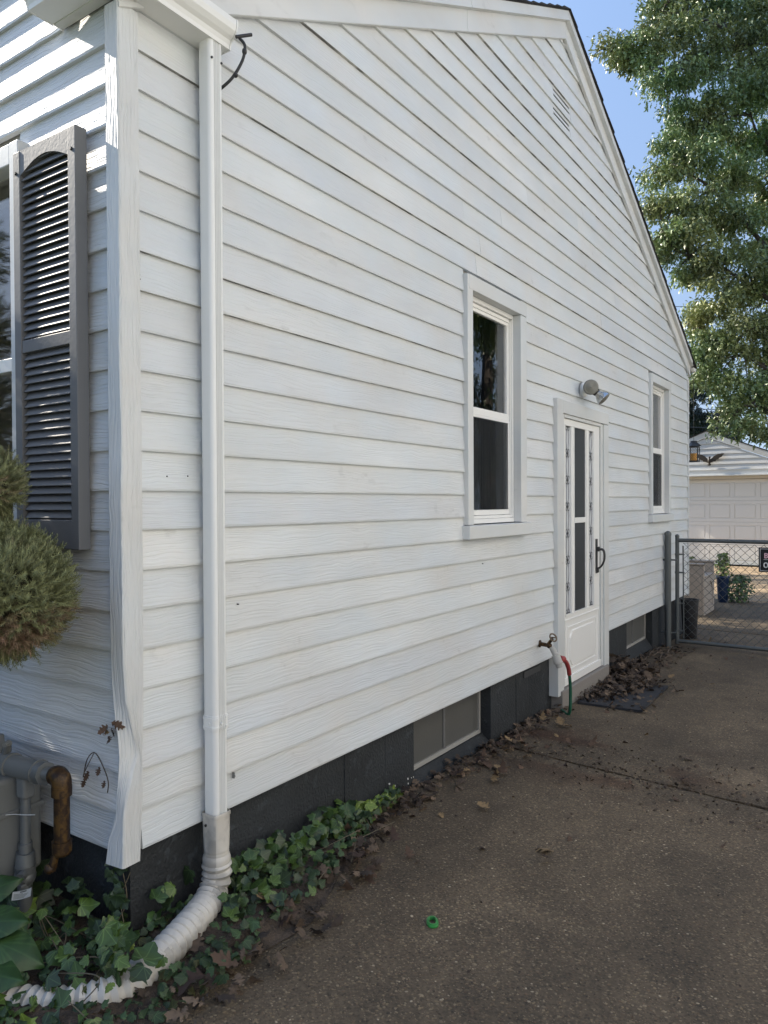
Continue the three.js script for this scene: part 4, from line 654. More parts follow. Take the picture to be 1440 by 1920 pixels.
{
  const t = thing('broadleaf_plant', 'leafy green plant with broad pointed leaves below the gas meter', 'plant', [-0.25, 0.04, -1.1]);
  const G = [0.25, 0.5].map((c, i) => {                            // broad leaf as a bent grid
    const pos = [], uv = [], idx = []; for (let v = 0; v <= 14; v++) { const y = v / 14, w = 0.44 * Math.pow(Math.sin(Math.pow(y, 0.72) * Math.PI), 0.85) * (1 - 0.25 * y); for (let u = 0; u <= 8; u++) { const k = u / 4 - 1, x = k * w; pos.push(x, y * 1.06, -c * y * y * 0.6 - Math.abs(k) ** 1.5 * 0.07 + Math.sin(Math.abs(k) * 2 + y * 22) * 0.012 * Math.abs(k)); uv.push(x * 0.7 + 0.5, y * 0.848 + 0.15); if (u && v) { const b = v * 9 + u; idx.push(b - 10, b - 9, b, b - 10, b, b - 1); } } }
    const g = new THREE.BufferGeometry(); g.setAttribute('position', new THREE.Float32BufferAttribute(pos, 3)); g.setAttribute('uv', new THREE.Float32BufferAttribute(uv, 2)); g.setIndex(idx); g.computeVertexNormals(); return g; });
  const st = []; const spots = [[-0.2, 0.34, -1.16, 1.2, 0.14], [-0.13, 0.3, -1.17, 1.55, 0.15], [-0.12, 0.25, -1.1, 1.3, 0.15], [-0.18, 0.2, -1.06, 1.1, 0.15], [-0.1, 0.17, -1.08, 0.7, 0.13], [-0.28, 0.27, -1.12, 2.0, 0.15], [-0.3, 0.37, -1.2, 0.6, 0.13], [-0.24, 0.15, -1.0, 1.0, 0.14], [-0.16, 0.12, -1.0, 0.4, 0.13], [-0.36, 0.22, -1.05, 2.6, 0.15], [-0.33, 0.12, -0.98, 2.2, 0.14], [-0.05, 0.13, -1.02, 0.9, 0.1], [-0.4, 0.32, -1.14, 3.0, 0.14], [-0.2, 0.09, -0.94, 0.2, 0.13]];
  spots.map(([x, y, z, a, s]) => [x - 0.02, y - 0.1 + (y < 0.2 ? 0.04 : 0), z, a, s]).forEach(([x, y, z, a, s], i) => { const d = V(Math.sin(a), 0, -Math.cos(a) * 0.6 + 0.5).normalize(); leaf(t, G[i % 2], M_big, V(x, y, z), V(0.25 + R(-0.2, 0.2), 1, 0.5 + R(-0.2, 0.2)), -a + R(-0.2, 0.2), s); st.push(taper([V(-0.25, 0.03, -1.1), V(lerp(-0.25, x, 0.5), y * 0.7, lerp(-1.1, z, 0.5)), V(x, y, z)], 0.004, 0.0016, 16, 5)); });
  st.forEach(g => part('stem', g, M_stem, t));
}
{
  const t = thing('dried_vine', 'dry curled vine with dead leaves clinging to the front siding', 'vine', [-0.12, 0.6, -1.49]);
  [tube([V(-0.15, 0.6, -1.47), V(-0.14, 0.66, -1.48), V(-0.11, 0.685, -1.485), V(-0.07, 0.65, -1.487), V(-0.04, 0.6, -1.487), V(-0.045, 0.565, -1.487)], 0.002, 20, 5), tube([V(-0.11, 0.685, -1.485), V(-0.12, 0.65, -1.47), V(-0.13, 0.62, -1.46)], 0.0017, 10, 5)].forEach(g => part('stem', g, M_bark, t));
  for (const [x, y, s] of [[-0.08, 0.645, 0.03], [-0.055, 0.605, 0.025], [-0.14, 0.62, 0.035], [-0.16, 0.59, 0.03]]) leaf(t, G_oak[1], M_dead[0], V(x, y, -1.484), V(0.2, 0.1, 1), R(2.6, 3.6), s);
  const d = thing('dead_leaf_cluster', 'dead brown leaves caught on the dented corner trim', 'dead leaves', [0.0, 0.8, -1.46]);
  for (let i = 0; i < 5; i++) leaf(d, G_oak[i], M_dead[i % 4], V(-0.03 + R(-0.015, 0.015), 0.8 + i * -0.012, -1.485), V(R(-0.4, 0.4), 0.3, 1), R(1.5, 4.5), R(0.03, 0.045));
  const cv = document.createElement('canvas'); cv.width = 128; cv.height = 80; const c = cv.getContext('2d'); c.fillStyle = '#cfcfca'; c.fillRect(0, 0, 128, 80); c.fillStyle = '#55554f'; c.fillRect(50, 6, 44, 12); for (let i = 0; i < 5; i++) c.fillRect(10, 26 + i * 10, 60 + (i * 37) % 45, 4);
  const tx = new THREE.CanvasTexture(cv); tx.colorSpace = THREE.SRGBColorSpace; const g = new THREE.PlaneGeometry(0.055, 0.034, 6, 1), p = g.attributes.position; for (let i = 0; i < p.count; i++) p.setZ(i, p.getX(i) ** 2 * 5); g.computeVertexNormals(); g.rotateX(-1.1); g.rotateY(0.9); g.rotateZ(0.15); g.translate(-0.21, 0.27, -1.29); g.userData.keepUV = true;
  solo('paper_tag', 'crumpled printed paper tag caught in the ivy under the gas valve', 'paper tag', g, M(lin(0.5, 0.5, 0.48), 0.7, { map: tx, side: THREE.DoubleSide }), [-0.21, 0.27, -1.29]);
}
// fallen oak leaves: each one that shows is a thing; heaps are litter
{
  const spot = [[0.862, -2.971, 0.1], [0.9, -2.93, 0.06], [0.2, -2.98, 0.09], [0.14, -3.15, 0.07], [0.42, -2.6, 0.05], [0.62, -2.85, 0.045], [0.08, -3.55, 0.08], [0.05, -3.72, 0.09], [0.12, -3.85, 0.08], [0.1, -4.05, 0.07]];
  for (let i = 0; i < 26; i++) spot.push([R(0.04, 0.32), R(-4.9, -3.6), R(0.05, 0.09)]);
  for (let i = 0; i < 34; i++) spot.push([0.05 + Math.pow(rnd(), 1.6) * 1.7, R(-5.6, -2.6), R(0.03, 0.075)]);
  for (let i = 0; i < 14; i++) spot.push([0.25 + rnd() * 0.2, R(-2.7, -1.5), R(0.06, 0.1)]);
  for (let i = 0; i < 26; i++) spot.push([R(0.1, 1.5), R(-9.2, -6.4), R(0.04, 0.08)]);
  for (let i = 0; i < 22; i++) spot.push([R(-0.3, 2), R(-19, -13), R(0.05, 0.09)]);
  spot.forEach(([x, z, s], i) => {
    const m = shade(new THREE.Mesh(G_oak[i % 5], M_dead[i === 0 ? 3 : Math.floor(Math.pow(rnd(), 1.2) * 4)])); m.name = unique('fallen_leaf'); m.scale.setScalar(s); m.quaternion.copy(pose(V(R(-0.2, 0.2), 1, R(-0.2, 0.2)), R(0, 6.28)));
    m.position.set(x, groundY(z) + (x < 0.42 && z > -2.9 ? 0.05 : 0.012) + s * 0.1, z); scene.add(m); const w = i < 2 ? ['pale curled oak leaf lying alone in the middle of the bare concrete', 'leaf on the bare concrete'] : z < -13 ? ['dry oak leaf lying on the sunlit concrete before the garage', 'leaves before the garage'] : z < -6.3 ? ['brown oak leaf lying on the drive between the doormat and the gate', 'leaves near the gate'] : x < 0.42 && z > -2.75 ? ['dead oak leaf lying on the soil at the edge of the ivy', 'leaves at the ivy edge'] : x < 0.33 ? ['brown oak leaf lying along the foot of the charcoal foundation', 'leaves along the foundation'] : ['small brown oak leaf scattered on the open driveway concrete', 'leaves scattered on the drive']; describe(m, w[0], 'leaf', w[1]);
  });
}
const G_flat = [leafGeo(OAK, 1, 0.35, 0.22, 1), leafGeo(OAK, 1, -0.3, -0.28, 4)];
function litter(name, label, count, place, mats = M_dead) {
  const dm = new THREE.Object3D(), m = new THREE.InstancedMesh(G_flat[count % 2], M(lin(1, 1, 1), 0.9, { map: deadMap, side: THREE.DoubleSide }), count), c = new THREE.Color();
  for (let i = 0; i < count; i++) { const [x, y, z, s] = place(i); dm.position.set(x, y, z); dm.quaternion.copy(pose(V(R(-0.7, 0.7), R(0.4, 1), R(-0.7, 0.7)), R(0, 6.28))); dm.scale.set(s * R(0.7, 1.1), s, s * R(0.4, 1.6)); dm.updateMatrix(); m.setMatrixAt(i, dm.matrix); const k = Math.pow(rnd(), 1.5); m.setColorAt(i, c.setRGB(lerp(0.035, 0.17, k), lerp(0.024, 0.118, k), lerp(0.018, 0.078, k))); }
  m.name = name; m.castShadow = m.receiveShadow = true; m.userData = { label, category: 'leaves', kind: 'stuff' }; scene.add(m);
}
litter('leaf_heap', 'heap of dead leaves drifted against the foundation beside the storm door', 470, () => {
  const a = Math.pow(rnd(), 1.3), z = -6.25 - rnd() * 0.95, x = 0.02 + a * (0.42 - 0.25 * Math.abs(z + 6.5)), hgt = 0.13 * Math.exp(-((z + 6.72) ** 2) / 0.06) + 0.05; return [x, groundY(z) + 0.012 + rnd() * hgt * (1 - a * 0.9), z, R(0.055, 0.1)]; });
litter('leaf_litter', 'dead leaves scattered thickly over the black doormat', 360, i => { if (i < 70) { const z = R(-6.5, -5.4); return [R(0.08, 0.66), groundY(z) + 0.026, z, R(0.025, 0.06)]; } const z = -5.55 - Math.pow(rnd(), 0.7) * 0.95, u = rnd() * (0.35 + 0.65 * (-z - 5.5)); return [0.06 + u * 0.5, groundY(z) + 0.024 + rnd() * 0.03, z, R(0.04, 0.075)]; });
litter('leaf_litter', 'dead leaves gathered under the ivy beside the drain pipe', 300, () => { const z = R(-3.15, -1.2), w = lerp(0.12, 0.42, smooth(-3.1, -1.9, z)); return [R(0.3, 1.15) * w, groundY(z) + 0.022 + rnd() * 0.03, z, R(0.02, 0.075)]; });
litter('leaf_litter', 'crumbled leaves along the foundation under the near basement window', 420, () => { const z = R(-5.3, -3.1); return [Math.pow(rnd(), 2) * (0.1 + 0.18 * free(z * 3, 2)) - 0.01, groundY(z) + 0.006 + rnd() * 0.015, z, R(0.02, 0.06)]; });
litter('leaf_litter', 'leaf crumbs and twigs swept against the foundation by the gate post', 260, () => { const z = R(-8.5, -6.9); return [Math.pow(rnd(), 1.6) * 0.35, groundY(z) + 0.008 + rnd() * 0.02, z, R(0.025, 0.06)]; });
litter('leaf_litter', 'stray dark leaf crumbs dotted over the open driveway', 420, () => { const x = R(0.3, 2.6), z = R(-8.2, -1.4); return [x, groundY(z) + 0.009, z, R(0.005, 0.02)]; });
litter('leaf_litter', 'crumbs of dead leaf strewn over the stained concrete around the slab joint', 520, () => { const x = rnd() * 1.6, z = -4.3 + 0.12 * x + (rnd() + rnd() - 1) * 0.55; return [x, groundY(z) + 0.01, z, R(0.008, 0.03)]; });
{
  const t = thing('twig_pile', 'dry twigs lying against the foundation near the gate post', 'twigs', [0.12, groundY(-7.8), -7.8]);
  for (let i = 0; i < 16; i++) { const z = R(-8.3, -7.1), x = R(0.04, 0.22), a = R(-0.5, 0.5), l = R(0.12, 0.3), y = groundY(z) + R(0.012, 0.04); part('twig', taper([V(x, y, z), V(x + a * l * 0.4, y + R(0, 0.03), z - l * 0.5), V(x + a * l, y + R(0, 0.02), z - l)], 0.005, 0.002, 6, 5), M(lin(0.13, 0.1, 0.075), 0.9), t); }
}
// conifers
const shoot = (() => { const tri = []; for (let k = 0; k < 26; k++) { const y = 0.003 + k * 0.0019, a = k * 2.4, l = 0.014 + 0.004 * Math.sin(k), d = V(Math.cos(a), 0.85, Math.sin(a)).normalize(), s = V(-Math.sin(a), 0, Math.cos(a)).multiplyScalar(0.0012), b = V(0, y, 0), e = b.clone().addScaledVector(d, l); for (const q of [b.clone().add(s), b.clone().sub(s), e]) tri.push(q.x, q.y, q.z); }
  const g = new THREE.BufferGeometry(); g.setAttribute('position', new THREE.Float32BufferAttribute(tri, 3)); g.computeVertexNormals(); return g; })();
const M_needle = M(lin(1, 1, 1), 0.7, { side: THREE.DoubleSide });
function conifer(name, label, at, trunk, lobes, per, size, brown) {
  const t = thing(name, label, 'shrub', at); part('trunk', taper(trunk.map(q => V(...q)), 0.03, 0.008, 12, 8), M_bark, t);
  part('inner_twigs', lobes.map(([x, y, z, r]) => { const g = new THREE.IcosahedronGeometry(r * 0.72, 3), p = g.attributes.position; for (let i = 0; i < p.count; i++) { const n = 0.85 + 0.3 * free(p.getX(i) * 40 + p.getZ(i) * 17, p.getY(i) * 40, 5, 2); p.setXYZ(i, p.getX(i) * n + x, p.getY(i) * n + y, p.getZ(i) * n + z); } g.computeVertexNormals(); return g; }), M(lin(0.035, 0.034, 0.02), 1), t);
  const cand = []; for (const [x, y, z, r] of lobes) { const n = Math.round(r * r * per); for (let i = 0; i < n; i++) { let d; do d = V(R(-1, 1), R(-1, 1), R(-1, 1)); while (d.lengthSq() > 1 || d.lengthSq() < 0.01); d.normalize(); const bump = 0.86 + 0.28 * free(d.x * 3.5 + x * 9 + d.z * 2, d.y * 3.5 + d.z * 2, 5, 3), q = V(x, y, z).addScaledVector(d, r * bump * R(0.78, 1)); if (q.z < -1.46 || q.y < 0.06) continue; if (lobes.some(([a, b, c, s]) => Math.hypot(q.x - a, q.y - b, q.z - c) < s * 0.66)) continue; cand.push([q, d]); } }
  const m = new THREE.InstancedMesh(shoot, M_needle, cand.length), o = new THREE.Object3D(), c = new THREE.Color(), or = origin.get(t);
  cand.forEach(([q, d], i) => { o.position.set(q.x - or.x, q.y - or.y, q.z - or.z); const dd = d.clone().add(V(R(-0.6, 0.6), R(-0.2, 0.8), R(-0.6, 0.6))).normalize(); o.quaternion.setFromUnitVectors(V(0, 1, 0), dd); o.scale.setScalar(R(0.75, 1.3) * size); o.updateMatrix(); m.setMatrixAt(i, o.matrix);
    const dead = brown * smooth(0.5, 0.64, free(q.x * 8 + 3, q.y * 8, 19, 3) + (q.y < 1.14 ? 0.09 : 0)), v = R(0.65, 1.35); m.setColorAt(i, c.setRGB(lerp(0.18, 0.2, dead) * v, lerp(0.195, 0.12, dead) * v, lerp(0.085, 0.08, dead) * v)); });
  m.name = 'needles'; m.userData.kind = 'stuff'; m.castShadow = m.receiveShadow = true; t.add(m);
}
conifer('spruce_shrub', 'clipped spruce shrub with brown-tinged needles in front of the shutter', [-0.35, 0.05, -1.12], [[-0.36, 0, -1.1], [-0.37, 0.8, -1.1], [-0.42, 1.6, -1.1], [-0.46, 2.2, -1.09]],
  [[-0.17, 1.235, -1.21, 0.185], [-0.24, 1.25, -1.16, 0.2], [-0.215, 1.565, -1.19, 0.085], [-0.42, 1.86, -1.13, 0.11], [-0.42, 1.24, -1.09, 0.24], [-0.47, 2.1, -1.1, 0.12], [-0.4, 1.57, -1.1, 0.16]], 130000, 0.85, 1);
conifer('spruce_shrub', 'tall narrow spruce beside the front window further along the house', [-1.75, 0.05, -1.18], [[-1.75, 0, -1.18], [-1.75, 1.5, -1.18], [-1.75, 2.7, -1.2]],
  [0, 1, 2, 3, 4, 5, 6].map(i => [-1.75, 0.35 + i * 0.4, -1.18 - i * 0.01, 0.36 - i * 0.035]), 16000, 2, 0.2);
conifer('round_shrub', 'rounded evergreen shrub in the bed near the front walk', [-1.9, 0.05, -0.55], [[-1.9, 0, -0.55], [-1.9, 0.6, -0.55], [-1.9, 1.2, -0.55]], [[-1.9, 0.7, -0.55, 0.5], [-1.9, 1.25, -0.6, 0.4], [-1.85, 0.6, 0.1, 0.45], [-1.85, 1.0, 0.05, 0.4], [-1.9, 0.6, 0.7, 0.45], [-1.9, 1.0, 0.6, 0.35]], 9000, 2.2, 0.1);
// ---------------------------------------------------------------- back yard: lantern, planters, garage
{
  const t = thing('lantern', 'black metal lantern with an amber candle hanging at the rear house corner', 'lantern', [0.02, 2.0, -10.02]);
  const x = 0.02, z = -10.02, y = 2.0;
  part('frame', [bx(x - 0.06, x + 0.06, y, y + 0.018, z - 0.06, z + 0.06, 0.002), bx(x - 0.06, x + 0.06, y + 0.185, y + 0.2, z - 0.06, z + 0.06, 0.002), ...[-1, 1].flatMap(a => [-1, 1].map(b => bx(x + a * 0.054 - 0.006, x + a * 0.054 + 0.006, y + 0.018, y + 0.185, z + b * 0.054 - 0.006, z + b * 0.054 + 0.006, 0.001)))], M_iron, t);
  part('roof', [lathe([[0.094, 0.2], [0.045, 0.245], [0.04, 0.25], [0.04, 0.268], [0, 0.27]], V(x, y, z), V(0, 1, 0), 4).rotateY(0)], M_iron, t);
  const gl = []; for (let i = -3; i <= 3; i++) for (const s of [-1, 1]) { const a = i * 0.028; const p = V(x + clamp(a - 0.05, -0.05, 0.05), 0, z + 0.055), q0 = clamp(a - 0.07, -0.05, 0.05), q1 = clamp(a + 0.07, -0.05, 0.05); gl.push(rod(V(x + s * q0, y + 0.02 + (q0 - a + 0.07) * 1.15, z + 0.056), V(x + s * q1, y + 0.02 + (q1 - a + 0.07) * 1.15, z + 0.056), 0.0012, 0.0012, 4)); }
  part('lattice', gl, M_iron, t);
  part('candle', rod(V(x, y + 0.018, z), V(x, y + 0.11, z), 0.042, 0.042, 18), M(lin(0.75, 0.36, 0.07), 0.6), t);
  part('hanger', [tube([V(x, y + 0.27, z), V(x, y + 0.6, z), V(x, 3.13, z + 0.02)], 0.0025, 8, 5)], M_iron, t);
}
function bush(name, label, cat, x, y, z, r, hgt, n, col, group) {
  const t = thing(name, label, cat, [x, y, z], group); const st = []; for (let i = 0; i < 9; i++) { const a = i * 0.7; st.push(taper([V(x, y, z), V(x + Math.cos(a) * r * 0.3, y + hgt * 0.5, z + Math.sin(a) * r * 0.3), V(x + Math.cos(a) * r * 0.6, y + hgt * 0.85, z + Math.sin(a) * r * 0.6)], 0.006, 0.002, 6, 4)); }
  st.forEach(g => part('stem', g, M_bark, t));
  const g = leafGeo(OVATE, 1, 0.3, 0.2), m = new THREE.InstancedMesh(g, M(lin(1, 1, 1), 0.55, { side: THREE.DoubleSide }), n), o = new THREE.Object3D(), c = new THREE.Color();
  for (let i = 0; i < n; i++) { const a = rnd() * 6.28, h = Math.pow(rnd(), 0.8), rr = r * Math.sqrt(rnd()) * (0.6 + 0.5 * Math.sin(h * 3)); o.position.set(Math.cos(a) * rr, h * hgt, Math.sin(a) * rr); o.quaternion.copy(pose(V(Math.cos(a) + R(-0.6, 0.6), R(0.2, 1.2), Math.sin(a) + R(-0.6, 0.6)), R(0, 6.28))); o.scale.setScalar(R(0.03, 0.055)); o.updateMatrix(); m.setMatrixAt(i, o.matrix); const v = R(0.6, 1.4); m.setColorAt(i, c.setRGB(col[0] * v, col[1] * v, col[2] * v)); }
  m.name = 'foliage'; m.userData.kind = 'stuff'; m.castShadow = m.receiveShadow = true; t.add(m);
}
{
  const t = thing('flower_pot', 'tall blue glazed flower pot behind the storage bench', 'flower pot', [-0.1, -0.1, -12.75]);
  part('pot', lathe([[0, 0], [0.07, 0], [0.085, 0.2], [0.095, 0.38], [0.105, 0.39], [0.105, 0.42], [0.09, 0.42], [0.085, 0.37], [0, 0.37]], V(-0.1, -0.1, -12.75), V(0, 1, 0), 24), M(lin(0.006, 0.02, 0.06), 0.35), t);
  part('soil', rod(V(-0.1, 0.26, -12.75), V(-0.1, 0.28, -12.75), 0.082, 0.082, 20), M_soil, t);
  bush('pot_plant', 'pale green leafy plant growing in the blue flower pot', 'plant', -0.1, 0.28, -12.75, 0.12, 0.4, 330, [0.17, 0.22, 0.06]);
  bush('low_shrub', 'low dark green shrub on the ground beside the blue flower pot', 'shrub', 0.1, -0.1, -12.9, 0.24, 0.42, 620, [0.06, 0.11, 0.035]);
  bush('low_shrub', 'green weeds sprouting at the garage wall behind the storage bench', 'shrub', -0.62, -0.1, -12.6, 0.2, 0.72, 420, [0.12, 0.17, 0.05]);
}
{
  const z = -20.2, gx = -1.735, hw = 2.2, sl = 0.405, yE = 3.11 - hw * sl;
  const t = thing('garage', 'white detached garage with raised-panel door and low gable', 'garage', [gx, -0.1, z - 3]);
  part('walls', [onFront(plate([[gx - hw, -0.1], [-3.56, -0.1], [-3.56, 2.13], [0.09, 2.13], [0.09, -0.1], [gx + hw, -0.1], [gx + hw, yE], [gx, 3.11], [gx - hw, yE]], 0.14), z - 0.14), bx(gx - hw, gx - hw + 0.12, -0.1, yE, z - 6, z - 0.145, 0), bx(gx + hw - 0.12, gx + hw, -0.1, yE, z - 6, z - 0.145, 0), onFront(plate([[gx - hw, -0.1], [gx + hw, -0.1], [gx + hw, yE], [gx, 3.11], [gx - hw, yE]], 0.1), z - 6.11)], M_trim, t);
  const face = part('gable_face', onFront(plate([[gx - 1.97, 2.3], [gx + 1.97, 2.3], [gx, 3.09]], 0.004), z + 0.001), M_trim, t);
  for (let k = 0; k < 7; k++) { const y = 2.3 + k * 0.13, w = yy => Math.max(0.01, (3.11 - yy) / 0.405), ends = s => yy => s * w(yy); board(face, (a, yy, o) => [gx - a, yy, z + 0.006 + o], true, ends(-1), ends(1), y, M_siding, null, 0.13); }
  part('header', [bx(gx - hw, gx + hw, 2.17, 2.298, z + 0.001, z + 0.03, 0.004), bx(gx - hw, gx + hw, 2.285, 2.305, z + 0.031, z + 0.045, 0.003), bx(gx - hw, gx + hw, 2.14, 2.168, z + 0.001, z + 0.07, 0.003)], M_gutter, t);
  part('door_stop', [bx(-3.56, 0.09, 2.06, 2.128, z - 0.1, z - 0.002, 0.003), bx(-3.56, -3.48, -0.1, 2.05, z - 0.1, z - 0.002, 0.003), bx(0.01, 0.09, -0.1, 2.05, z - 0.1, z - 0.002, 0.003)], M(lin(0.62, 0.54, 0.42), 0.6), t);
  const M_gd = M(lin(0.78, 0.765, 0.735), 0.5, { bumpMap: speck, bumpScale: 0.0004 });
  const door = part('overhead_door', bx(-3.48, 0.01, -0.085, 2.058, z - 0.14, z - 0.125, 0), M_gd, t);
  for (let r = 0; r < 4; r++) {                                     // four sections of raised panels in a frame of stiles and rails
    const y0 = -0.085 + r * 0.535, s = [bx(-3.478, 0.008, y0 + 0.004, y0 + 0.085, z - 0.1245, z - 0.112, 0.004), bx(-3.478, 0.008, y0 + 0.45, y0 + 0.531, z - 0.1245, z - 0.112, 0.004)];
    for (let c = 0; c <= 6; c++) { const x = -3.478 + c * 0.581; s.push(bx(c ? x - 0.045 : x, c < 6 ? x + 0.045 : x + 0.008, y0 + 0.0855, y0 + 0.4495, z - 0.1245, z - 0.1125, 0.004)); }
    const sec = part('door_section', s, M_gd, door);
  }
  for (let r = 0; r < 4; r++) for (let c = 0; c < 6; c++) { const y0 = -0.085 + r * 0.535, x = -3.478 + c * 0.581; part('door_panel', bx(x + 0.07, x + 0.511, y0 + 0.11, y0 + 0.425, z - 0.1245, z - 0.113, 0.005), M_gd, door); }
  part('bottom_seal', bx(-3.47, 0.0, -0.099, -0.086, z - 0.125, z - 0.102, 0.002), M_black, door);
  for (const s of [-1, 1]) {
    const q = [[gx, 3.12], [gx + s * (hw + 0.3), 3.12 - (hw + 0.3) * sl], [gx + s * (hw + 0.3), 3.27 - (hw + 0.3) * sl], [gx, 3.27]], r = part('rake_board', onFront(plate(s > 0 ? q : q.reverse(), 0.014), z + 0.0225), M_trim, t);
    const u = [[gx, 3.271], [gx + s * (hw + 0.33), 3.271 - (hw + 0.33) * sl], [gx + s * (hw + 0.33), 3.30 - (hw + 0.33) * sl], [gx, 3.30]]; part('roof', onFront(plate(s > 0 ? u : u.reverse(), 6.35), z - 6.305), M_shingle, t);
  }
}
{
  const x = -1.66, y = 2.62, z = -20.14, t = thing('eagle_plaque', 'dark spread-wing eagle ornament mounted on the garage gable', 'ornament', [x, y - 0.15, z]);
  const wing = s => { const o = [[0, -0.03], [0.08, 0.06], [0.17, 0.115], [0.28, 0.13], [0.33, 0.125], [0.28, 0.08], [0.26, 0.05], [0.2, 0.02], [0.19, -0.01], [0.13, -0.03], [0.12, -0.06], [0.06, -0.07], [0.02, -0.09]].map(([a, b]) => [x + s * a + s * 0.02, y - 0.05 + b]); const g = plate(s > 0 ? o.reverse() : o, 0.02, [], 0.005); return onFront(g, z + 0.0); };
  const Me = M(lin(0.045, 0.035, 0.026), 0.5); part('wing', wing(1), Me, t); part('wing', wing(-1), Me, t);
  part('body', [ball(x, y - 0.1, z + 0.02, 0.05, 0.8, 1.5, 0.7), ball(x + 0.01, y - 0.01, z + 0.035, 0.028), ball(x, y - 0.19, z + 0.02, 0.035, 1.2, 0.9, 0.5), lathe([[0.01, 0], [0, 0.03]], V(x + 0.025, y - 0.012, z + 0.05), V(0.7, -0.4, 0.6), 6)], Me, t);
}
// ---------------------------------------------------------------- trees
const clump = (() => {                                             // twelve leaves on a sprig
  const h = [[0, 0], [0.16, 0.2], [0.1, 0.32], [0.26, 0.5], [0.12, 0.62], [0.15, 0.8], [0, 1]], gs = []; const s0 = seed; seed = 99;
  for (let i = 0; i < 12; i++) { const g = leafGeo(h, R(0.07, 0.105), R(0, 0.5), R(0.1, 0.4), i); g.applyQuaternion(pose(V(R(-0.8, 0.8), R(0.1, 1), R(-0.8, 0.8)), R(0, 6.28))); g.translate(R(-0.1, 0.1), R(-0.06, 0.06), R(-0.1, 0.1)); gs.push(g.toNonIndexed()); }
  seed = s0; return mergeGeometries(gs);
})();
const M_oak = new THREE.MeshPhysicalMaterial({ color: 0xffffff, roughness: 0.42, transmission: 0.4, thickness: 0, side: THREE.DoubleSide });
function crown(t, masses, per, tone, size = 1) {
  const list = [], or = origin.get(t);
  for (const [x, y, z, rx, ry] of masses) {                         // each mass is a handful of flattened sprays with gaps between them
    const n = Math.round(per * rx * ry), rz = (rx + ry) * 0.62, k = 5 + Math.round(rx * ry * 26), sprays = Array.from({ length: k }, () => { let d; do d = V(R(-1, 1), R(-1, 1), R(-1, 1)); while (d.lengthSq() > 1); d.multiplyScalar(0.55 + 0.45 * Math.sqrt(rnd()) ); return [d, R(0.75, 1.25), R(0.2, 0.34) * Math.sqrt(rx / 0.5)]; });
    for (let i = 0; i < n; i++) { const [d, tint, r] = sprays[i % k], g = () => (rnd() + rnd() + rnd() - 1.5) * 0.95; list.push([x + d.x * rx + g() * r, y + d.y * ry + g() * r * 0.6, z + d.z * rz + g() * r, tint]); }
  }
  const m = new THREE.InstancedMesh(clump, M_oak, list.length), o = new THREE.Object3D(), c = new THREE.Color();
  list.forEach(([x, y, z, tint], i) => { o.position.set(x - or.x, y - or.y, z - or.z); o.quaternion.setFromEuler(new THREE.Euler(R(-0.5, 0.5), R(0, 6.28), R(-0.5, 0.5))); o.scale.setScalar(R(0.8, 1.2) * size); o.updateMatrix(); m.setMatrixAt(i, o.matrix); const v = R(0.7, 1.3) * tint, y2 = free(x * 1.5, y * 1.5, 27, 2); m.setColorAt(i, c.setRGB(tone[0] * v * (0.8 + y2 * 0.5), tone[1] * v, tone[2] * v)); });
  m.name = 'crown'; m.userData.kind = 'stuff'; m.castShadow = m.receiveShadow = true; t.add(m);
}
